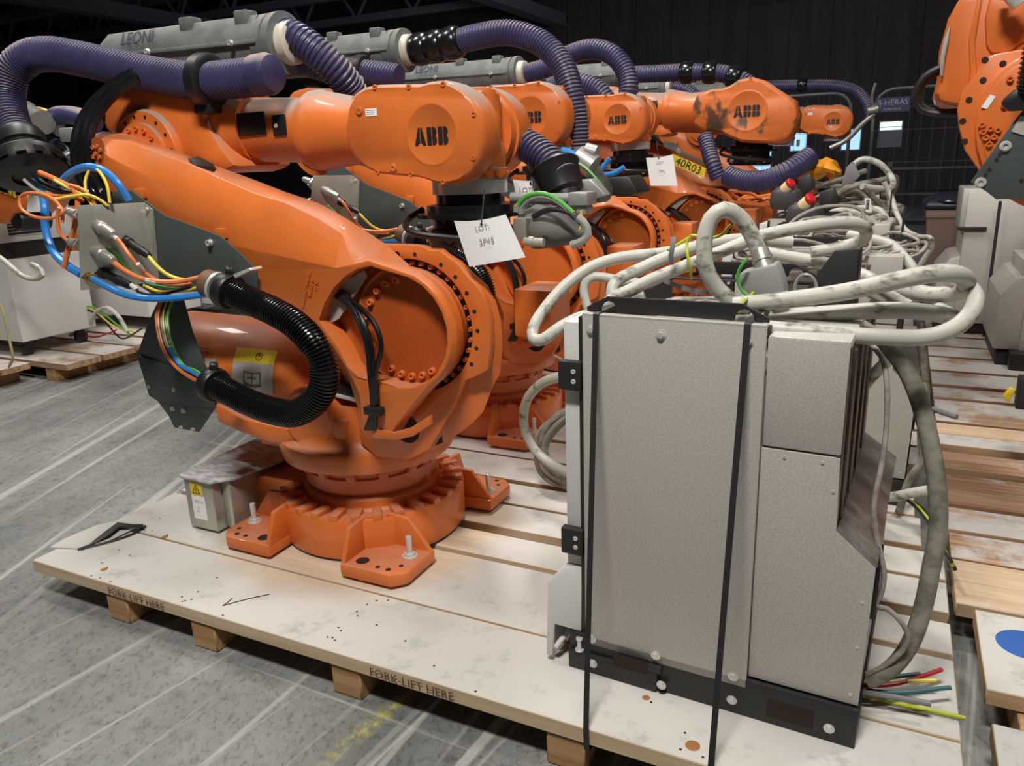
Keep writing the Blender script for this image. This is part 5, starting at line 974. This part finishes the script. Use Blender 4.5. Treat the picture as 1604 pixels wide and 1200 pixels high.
# teach pendants, bag, cloth, barcode
for i, (px, py, y_) in enumerate([(1232, 300, 4.3), (1262, 325, 3.7)]):
    t = thing('teach_pendant', ['dark teach pendant with red button, farther of the two', 'dark teach pendant with red button, nearer of the two'][i], 'control', tuple(Y(px, py + 14, y_)), 'teach pendants on the cabinets')
    c = Y(px, py, y_)
    part('housing', loft([[c + V((a * .09 * s_, b * .07 * s_, z_)) for a, b in [(1, 0), (.7, .7), (0, 1), (-.7, .7), (-1, 0), (-.7, -.7), (0, -1), (.7, -.7)]] for z_, s_ in [(-.09, .8), (-.05, .95), (0, .85), (.025, .5)]]), mat('pendant_gray', (.055, .055, .06), .5), t, .008)
    d_3 = V((.6, -.35, .65)); e0 = Y(px + 3, py - 9, y_ - .04)
    part('button_ring', lathe(e0, d_3, [(-.03, .028), (.0, .028), (.006, .024)], 18), CRM, t); part('stop_button', lathe(e0 + d_3.normalized() * .008, d_3, [(-.01, .02), (.002, .02), (.004, .027), (.016, .027), (.022, .02)], 18), RED, t)
    part('guard', prism([c + V((.06, 0, -.05)), c + V((.14, 0, .02)), c + V((.11, 0, .09)), c + V((.05, 0, .06))], (0, .02, 0)), BLM, t, .01)
bgp = [Y(px, py, 5.0) for px, py in ((1252, 277), (1262, 272), (1272, 266), (1284, 267), (1296, 261), (1306, 266), (1313, 270))]
solo('plastic_bag', loft([[p + V((.02 * sin(3 * t + 2 * i), .10 * cos(t) * s_, .040 * sin(t) * s_ * (1 + .35 * sin(5 * t + 2 * i)))) for t in [2 * pi * k / 14 for k in range(14)]] for i, (p, s_) in enumerate(zip(bgp, (.3, .8, .9, 1.3, 1.1, 1.25, .5)))]), BAG, 'crumpled orange plastic bag on the cable heap', 'bag')
solo('cloth', prism([Y(a, b, 4.8) for a, b in [(1318, 290), (1326, 262), (1336, 252), (1344, 268), (1348, 275), (1335, 288)]], (0, .02, 0)), mat('gray_cloth', (.22, .21, .22), .8), 'gray rag leaning on the cable heap beside the orange bag', 'cloth', bev=.006)
bc = thing('barcode_card', 'white barcode card on the second cabinet cables', 'card', tuple(Y(1362, 332, 3.5)))
part('card', prism(YY([(1354, 310), (1364, 311), (1366, 333), (1356, 332)], 3.5), (0, .003, 0)), PAP, bc)
part('bars', merge(*[box(Y(1356, 0, 3.5).x * 0 + Y(1357, 316, 3.5).x, Y(1362, 316, 3.5).x, 3.497, 3.499, Y(1360, 313 + k * 2.6 + 1.2, 3.5).z, Y(1360, 313 + k * 2.6, 3.5).z) for k in range(6)]), INK, bc)
# ------------------------------------------------------------------ right side: silver cabinets, robot, bin, fence
def silver(label, x0, x1, y0, y1, h, chamfer=True, dark=False):
    t = thing('silver_cabinet', label, 'cabinet', ((x0 + x1) / 2, (y0 + y1) / 2, PT), 'silver cabinets on the right-hand pallets')
    pr = [(y1, PT + .10), (y0, PT + .10), (y0, PT + h), (y1, PT + h)]
    b1 = part('body', box(x0 + .13, x1, y0, y1, PT + .08, PT + h), GAL, t, .006)
    part('rear_hood', prism([V((x0 + .13, y0 + .01, PT + .10)), V((x0, y0 + .01, PT + .10)), V((x0 - .0, y0 + .01, PT + .42)), V((x0 + .07, y0 + .01, PT + .52)), V((x0 + .13, y0 + .01, PT + .54))], (0, y1 - y0 - .02, 0)), GAL, t, .004)
    part('base', box(x0 + .02, x1, y0 + .02, y1 - .02, PT, PT + .085), BLM, t, .006)
    part('top_cover', box(x0 + .10, x0 + .34, y0 + .02, y1 - .1, PT + h - .25, PT + h + .02), GAL, t, .006)
    return t
s1 = silver('silver cabinet with a torn foam strip, farther on the right by the brown bin', .28, 1.05, 6.1, 6.75, .97)
part('torn_strip', box(.37, .54, 6.07, 6.10, .86, .88), BLM, s1, .002)
sx = [Y(1567, 315, 6.06), Y(1552, 430, 6.06), Y(1541, 532, 6.06)]
solo('strap', ribbon(sx, .02), BLM, 'thin black strap down the torn-strip cabinet on the right', 'strap')
s2 = silver('silver cabinet cut by the right edge of the picture', .58, 1.6, 5.25, 5.95, .60)
part('foot', box(.66, .78, 5.15, 5.28, PT, PT + .10), BLK, s2, .01); part('dark_rack', box(.78, 1.6, 5.4, 5.9, PT + .62, PT + 1.0), BLM, s2, .01)
bin_ = thing('waste_bin', 'brown plastic bin with a dark lid beyond the gray cables', 'bin', tuple(Z(1484, 505, 0)))
bc_ = V(bin_.location); bc_.y += .15
part('bin_body', loft([[bc_ + V((a * s_, b * s_, z_)) for a, b in [(.24, -.26), (.24, .26), (-.24, .26), (-.24, -.26)]] for z_, s_ in ((.02, .8), (.85, 1), (.86, 1.04), (.93, 1.04))]), BRN, bin_, .02)
part('bin_lid', loft([[bc_ + V((a * s_, b * s_, z_)) for a, b in [(.24, -.26), (.24, .26), (-.24, .26), (-.24, -.26)]] for z_, s_ in ((.92, 1.08), (.96, 1.15), (1.0, 1.0), (1.04, .6))]), NVY, bin_, .02)
part('bin_liner', tube([bc_ + V((-.26, -.2, .96)), bc_ + V((-.1, -.3, .99)), bc_ + V((.1, -.3, .96)), bc_ + V((.27, -.2, .98))], .012, .04, 6), BLG, bin_)
def fence(label, x0, x1, y, h=1.98, sign=None):
    t = thing('fence_panel', label, 'fence', ((x0 + x1) / 2, y, 0), 'mesh fence panels before the dark wall')
    rr4 = .10
    top = [V((x0, y, .1)), V((x0, y, h - .18))] + [V((x0 + .18 - .18 * cos(t), y, h - .18 + .18 * sin(t))) for t in [R(a) for a in (20, 40, 60, 80)]] + [V((x0 + .22, y, h)), V((x1 - .22, y, h))] + [V((x1 - .18 + .18 * sin(t), y, h - .18 + .18 * cos(t))) for t in [R(a) for a in (10, 30, 50, 70)]] + [V((x1, y, h - .18)), V((x1, y, .1))]
    part('tube_frame', sweep(top, .018, 8), mat('galvanised_tube', (.12, .12, .12), .5, .4), t)
    ws = []
    n_ = int((x1 - x0) / .11)
    for k in range(1, n_): x = x0 + (x1 - x0) * k / n_; ws.append(box(x - .0012, x + .0012, y - .0012, y + .0012, .15, h - .02))
    for z in (.3, .62, .94, 1.26, 1.58, 1.8): ws.append(box(x0, x1, y - .002, y + .002, z - .002, z + .002))
    o = part('wire_mesh', merge(*ws), mat('dull_wire', (.07, .07, .07), .6, .3), t); o['kind'] = 'stuff'
    part('foot_block', box(x0 - .15, x0 + .15, y - .1, y + .1, 0, .12), mat('gray_concrete_block', (.2, .2, .19), .8), t, .02)
    if sign:
        s_ = part('sign_board', box(sign[0] - .16, sign[0] + .16, y - .02, y - .012, sign[1] - .07, sign[1] + .07), mat('violet_sign', (.022, .022, .085), .5), t)
        part('sign_lettering', merge(text('B-HERAS', .075, (sign[0], y - .021, sign[1] + .02), (1, 0, 0), (0, 0, 1), .001), text('mobile fence', .032, (sign[0], y - .021, sign[1] - .04), (1, 0, 0), (0, 0, 1), .001)), mat('pale_lettering', (.3, .3, .42), .6), s_)
sgc = Y(1398, 164, 9.2)
fence('mesh fence panel with a small violet sign, rounded top corner', -.32, 3.1, 9.2, sign=(sgc.x, sgc.z))
fence('mesh fence panel left of the signed one', -3.85, -.55, 9.35)
# stack-like shadowy things behind the fence: plain steel racks standing there
for i, (x0, x1, y, h) in enumerate([(-.2, 1.4, 12.5, 1.2), (1.9, 3.8, 13.5, 1.6)]):
    t = thing('storage_rack', ['dark low rack behind the fence, left one', 'dark taller rack behind the fence at the right'][i], 'rack', (x0, y, 0))
    part('upright', merge(*[box(a, a + .06, b, b + .06, 0, h) for a in (x0, x1) for b in (y, y + .7)]), BLM, t)
    for z in (.3, .75, h - .1): part('shelf', box(x0, x1 + .06, y, y + .76, z, z + .03), BLM, t)
# the big robot seen from behind, top right
rb = thing('industrial_robot', 'orange robot cut off by the upper right corner, seen from behind', 'robot', (1.22, 3.62, PT))
DYR = 3.3
cR = Y(1610, 150, DYR)
sc_p = (Y(1600, 150, DYR) - Y(1599, 150, DYR)).length
cap = [(1478, 60), (1488, 25), (1500, 2), (1515, -20), (1600, -40), (1700, -40), (1700, 180), (1560, 200), (1500, 165), (1467, 160), (1466, 145), (1474, 110)]
part('elbow_housing', prism(YY(cap, DYR + .02), (0, .45, 0)), ORG, rb, .03)
part('housing_end', loft([[Y(a, b, DYR + .06 + dy) for a, b in [(1500, 5), (1485, 30), (1475, 70), (1472, 105), (1476, 130), (1492, 135), (1500, 100), (1510, 50)]] for dy in (0, .3)]), ORG, rb, .01)
part('silver_cover', loft([[Y(a, b, DYR + .0 + dy) for a, b in [(1489, 38), (1479, 60), (1473, 90), (1472, 118), (1477, 120), (1480, 90), (1486, 62)]] for dy in (0, .35)]), mat('silver_cap', (.45, .44, .42), .4, .3), rb, .003)
gp = [(1548, 88), (1560, 84), (1700, 60), (1700, 330), (1560, 300), (1535, 268), (1512, 235), (1503, 200), (1500, 170), (1508, 140), (1525, 122), (1535, 105)]
part('gear_flange', prism(YY(gp, DYR - .03), (0, .05, 0)), ORG, rb, .006)
part('barrel', prism([Y(1640 + 112 * cos(t), 205 + 125 * sin(t), DYR - .06) for t in [R(a) for a in range(0, 360, 8)]], (0, .04, 0)), ORG, rb, .008)
part('inner_disc', prism([Y(1640 + 102 * cos(t), 205 + 115 * sin(t), DYR - .066) for t in [R(a) for a in range(0, 360, 8)]], (0, .008, 0)), ORD if 0 else ORG, rb, .002)
part('flange_hole', merge(*[lathe(Y(a, b, DYR - .031), (0, 1, 0), [(0, .011), (.001, .011)], 14) for a, b in [(1543, 94), (1571, 100), (1540, 126), (1518, 157), (1508, 190), (1511, 222)]]), HOLE, rb)
bm_ = mesh('bolt', bolt((0, 0, 0), (0, -1, 0), .0095, .012), ORG)
ro = V(rb.location)
for a, b in [(1538, 196), (1551, 202), (1563, 204), (1540, 207), (1557, 215), (1544, 216), (1549, 226), (1582, 124), (1573, 165)]: link('bolt', bm_, rb, Y(a, b, DYR - .068) - ro)
part('serial_label', prism(YY([(1551, 148), (1560, 151), (1546, 171), (1537, 168)], DYR - .069), (0, .001, 0)), PAP, rb)
gq = part('side_plate', prism(YY([(1592, 185), (1700, 60), (1700, 330), (1604, 312), (1560, 312), (1545, 300), (1532, 292), (1520, 286)], DYR - .25), (0, .012, 0)), GRY, rb, .003)
for a, b in [(1575, 229), (1536, 286)]: part('plate_screw', bolt(Y(a, b, DYR - .252), (0, -1, 0), .014, .012), CHR, gq)
for a, b in [(1566, 242), (1561, 250), (1550, 266), (1544, 274), (1600, 283)]: part('plate_hole', lathe(Y(a, b, DYR - .252), (0, -1, 0), [(0, .006), (.001, .006)], 10), HOLE, gq)
part('side_label', prism(YY([(1598, 182), (1615, 182), (1604, 212), (1584, 206)], DYR - .256), (0, .001, 0)), PLB, rb)
part('hose_clamp', prism(YY([(1567, 160), (1590, 140), (1620, 125), (1620, 170), (1580, 175)], DYR - .30), (0, .06, 0)), BLK, rb, .015)
part('corrugated_hose', corr([Y(1640, 60, DYR - .3), Y(1632, 100, DYR - .3), Y(1626, 140, DYR - .28)], .06, .013, .12, 18), BLG, rb)
part('cable_loop', tube([Y(a, b, DYR + .1) for a, b in [(1475, 105), (1450, 118), (1436, 140), (1434, 160), (1445, 173), (1470, 178), (1500, 178)]], .012, .03, 8), BLK, rb)
part('cable_loop', tube([Y(a, b, DYR + .12) for a, b in [(1475, 112), (1455, 122), (1441, 142), (1440, 158), (1452, 170), (1475, 175), (1500, 174)]], .010, .03, 8), BLK, rb)
part('casting_panel', prism(YY([(1545, 70), (1543, 30), (1552, -10), (1700, -30), (1700, 60), (1600, 66), (1580, 84), (1552, 84)], DYR + .005), (0, .03, 0)), ORG, rb, .01)
part('casting_rib', prism(YY([(1518, 60), (1526, 20), (1534, -15), (1541, -15), (1534, 25), (1528, 62), (1530, 110), (1524, 150), (1516, 150), (1520, 110)], DYR + .0), (0, .03, 0)), ORG, rb, .008)
part('upper_fitting', merge(cyl(Y(1600, 5, DYR - .1), Y(1585, -12, DYR - .1), .03), box(Y(1565, -5, DYR).x, Y(1580, -5, DYR).x, DYR - .12, DYR - .05, Y(1570, 4, DYR).z, Y(1570, -10, DYR).z)), CHR, rb)
RX, RY = 1.22, 3.62
part('base_ring', lathe((RX, RY, 0), (0, 0, 1), [(PT, .33), (PT + .15, .33), (PT + .16, .26), (PT + .20, .24)], 40), ORG, rb)
part('turret', lathe((RX, RY, 0), (0, 0, 1), [(PT + .20, .235), (PT + .30, .235), (PT + .31, .30), (PT + .38, .30), (PT + .45, .25), (PT + .62, .24), (PT + .80, .2)], 40), ORG, rb)
for sx in (-1, 1):
    for sy in (-1, 1): part('foot', box(RX + sx * .29 - .09, RX + sx * .29 + .09, RY + sy * .29 - .09, RY + sy * .29 + .09, PT, PT + .05), ORG, rb, .008)
part('shoulder', lathe((RX - .08, RY + .18, PT + .78), (0, -1, 0), [(0, .2), (.38, .2), (.40, .17)], 36), ORG, rb)
q5 = Y(1640, 205, DYR)
part('lower_arm', prism([V((q5.x + .02, 3.24, q5.z + .12)), V((q5.x + .14, 3.24, q5.z + .02)), V((RX + .10, 3.24, PT + .85)), V((RX + .0, 3.24, PT + .64)), V((RX - .16, 3.24, PT + .64)), V((RX - .25, 3.24, PT + .80)), V((q5.x + .02, 3.24, q5.z - .12))], (0, .14, 0)), ORG, rb, .02)
# yellow-black clip near the right edge
ycl = thing('yellow_clip', 'small yellow clip with a dark fitting on the right-hand planks', 'clip', tuple(Y(1588, 632, 3.5)))
part('clip', prism(YY([(1571, 622), (1583, 608), (1591, 612), (1580, 632)], 3.45), (0, .03, 0)), YEL, ycl, .004); part('fitting', merge(box(Y(1592, 0, 3.4).x * 0 + Y(1592, 620, 3.4).x, Y(1612, 620, 3.4).x, 3.38, 3.44, Y(1600, 640, 3.4).z, Y(1600, 590, 3.4).z)), BLM, ycl, .006)
# ------------------------------------------------------------------ left row: white controllers, robots behind
def leftcab(label, x0, x1, y0, y1, z1, vent=True, cable_=True):
    t = thing('white_controller', label, 'cabinet', ((x0 + x1) / 2, (y0 + y1) / 2, PT), 'white controllers across the aisle')
    part('body', box(x0, x1, y0, y1, PT + .12, PT + z1 * .62), WHP, t, .008)
    part('upper_body', box(x0, x1 - .06, y0 + .02, y1, PT + z1 * .72, PT + z1), WHP, t, .008)
    part('dark_bay', box(x0, x1 - .08, y0 + .03, y1 - .03, PT + z1 * .62, PT + z1 * .72), BLM, t)
    if vent:
        g_ = part('grille', box(x1 - .062, x1 - .056, y0 + .1, y0 + .35, PT + z1 * .76, PT + z1 * .96), BLM, t)
        part('grille_bar', merge(*[box(x1 - .056, x1 - .052, y0 + .1, y0 + .35, PT + z1 * (.76 + .02 * k), PT + z1 * (.763 + .02 * k)) for k in range(10)]), WHP, g_)
    for x in (x0 + .1, x1 - .1):
        for y_ in (y0 + .08, y1 - .08):
            c_ = part('caster', merge(cyl((x - .018, y_, PT + .05), (x + .018, y_, PT + .05), .05, seg=18)), BLK, t, .004); part('caster_fork', box(x - .03, x + .03, y_ - .03, y_ + .03, PT + .06, PT + .12), BLM, c_, .003)
    return t
lc0 = leftcab('white controller with black grille at the left edge, on casters', -7.4, -5.68, 3.35, 3.95, 1.16)
part('loose_cable', tube([Y(a, b, 3.0) for a, b in [(-10, 395), (15, 415), (35, 432), (55, 437), (67, 430), (62, 420), (50, 414)]], .016, .03, 8), CBL, lc0)
part('loose_cable', tube([Y(a, b, 2.72) for a, b in [(0, 475), (8, 500), (14, 530), (20, 560), (14, 575)]], .008, .03, 8), mat('grimy_yellow_cord', (.38, .34, .16), .6), lc0)
leftcab('tall white controller behind the connector panel, left background', -6.6, -5.55, 4.35, 4.9, .95, False)
leftcab('white controller low behind the blue hose, left background', -6.6, -5.05, 5.0, 5.6, .62, False)
for i, (l_, m_, pts) in enumerate([('gray cable bowed over the far left pallet', CBL, [(110, 525), (135, 515), (150, 490), (168, 482), (185, 495), (200, 520)]), ('green wire draped on the far left pallet', WGR, [(100, 515), (120, 490), (140, 480), (160, 490), (185, 510), (205, 525)]), ('yellow wire draped on the far left pallet', WYE, [(105, 520), (122, 495), (140, 482), (158, 495), (180, 512), (215, 520)]), ('black wire bundle on the far left pallet', WBK, [(95, 510), (118, 500), (138, 486), (165, 505), (190, 530), (222, 515)]), ('red wire on the far left pallet end', WRD, [(130, 525), (150, 528), (170, 522), (182, 517)])]):
    cable(l_, [(a, b, 3.9) for a, b in pts], .016 if i == 0 else .007, m_, .03, 'wire', 7, 'loose wires on the far left pallet', 'wire')
rl = thing('industrial_robot', 'orange robot arm at the left edge with a yellow label, across the aisle', 'robot', tuple(Y(20, 420, 3.3)))
part('arm', prism(YY([(-40, 275), (10, 288), (36, 298), (46, 315), (38, 330), (20, 336), (8, 352), (-40, 345)], 3.2), (0, .3, 0)), ORG, rl, .02)
l4 = YY([(-6, 287), (28, 300), (24, 310), (-10, 297)], 3.19); lb_ = part('row_label', prism(l4, (0, .004, 0)), YEL, rl); part('label_lettering', text('40R02', .065, sum(l4, V()) / 4 + V((0, -.003, 0)), l4[1] - l4[0], (0, 0, 1), .001), INK, lb_)
part('joint', lathe(Y(25, 345, 3.22), (0, 1, 0), [(0, .06), (.02, .075), (.2, .08)], 28), BLK, rl); part('column', prism(YY([(46, 338), (62, 335), (74, 400), (70, 440), (56, 430)], 4.0), (0, .3, 0)), ORG, rl, .02)
part('wrist_tool', merge(cyl(Y(48, 182, 3.3), Y(68, 192, 3.2), .07), cyl(Y(72, 190, 3.3), Y(95, 205, 3.3), .04), cyl(Y(36, 178, 3.3), Y(48, 188, 3.3), .09)), mat('dull_gun_metal', (.25, .25, .24), .4, .6), rl)
part('connector_block', merge(box(Y(90, 200, 3.2).x, Y(112, 200, 3.2).x, 3.2, 3.3, Y(100, 222, 3.2).z, Y(100, 200, 3.2).z)), mat('cast_aluminium', (.42, .42, .41), .4, .5), rl, .01)
for i, (m_, pts, r_5) in enumerate([(HOS, [(76, 195), (85, 184), (105, 180), (130, 185), (150, 195)], .055), (HOS, [(35, 196), (55, 205), (75, 215), (88, 228)], .05), (WYE, [(48, 175), (62, 170), (78, 176), (86, 186)], .008), (WYE, [(50, 178), (66, 174), (80, 182), (84, 190)], .008), (WOR, [(50, 173), (58, 169), (70, 172)], .008), (WBK, [(70, 215), (85, 225), (100, 240), (112, 250)], .01), (WBK, [(85, 222), (105, 232), (112, 245)], .02)]):
    part('hose', tube([Y(a, b, 3.3) for a, b in pts], r_5, .03, 10), m_, rl)
rl2 = thing('industrial_robot', 'orange robot body between the panel and the white controllers, left background', 'robot', tuple(Y(85, 520, 4.6)))
part('arm', prism(YY([(58, 335), (75, 325), (98, 328), (104, 360), (98, 420), (84, 445), (68, 420)], 4.6), (0, .3, 0)), ORG, rl2, .03)
part('column', lathe(V((Y(95, 520, 4.75).x, 4.75, PT)), (0, 0, 1), [(0, .2), (.12, .2), (.14, .12), (.5, .12), (.7, .16), (.9, .12)], 28), ORG, rl2)
# ------------------------------------------------------------------ tidy up
for o in bpy.data.objects:
    if 'world_org' in o: del o['world_org']
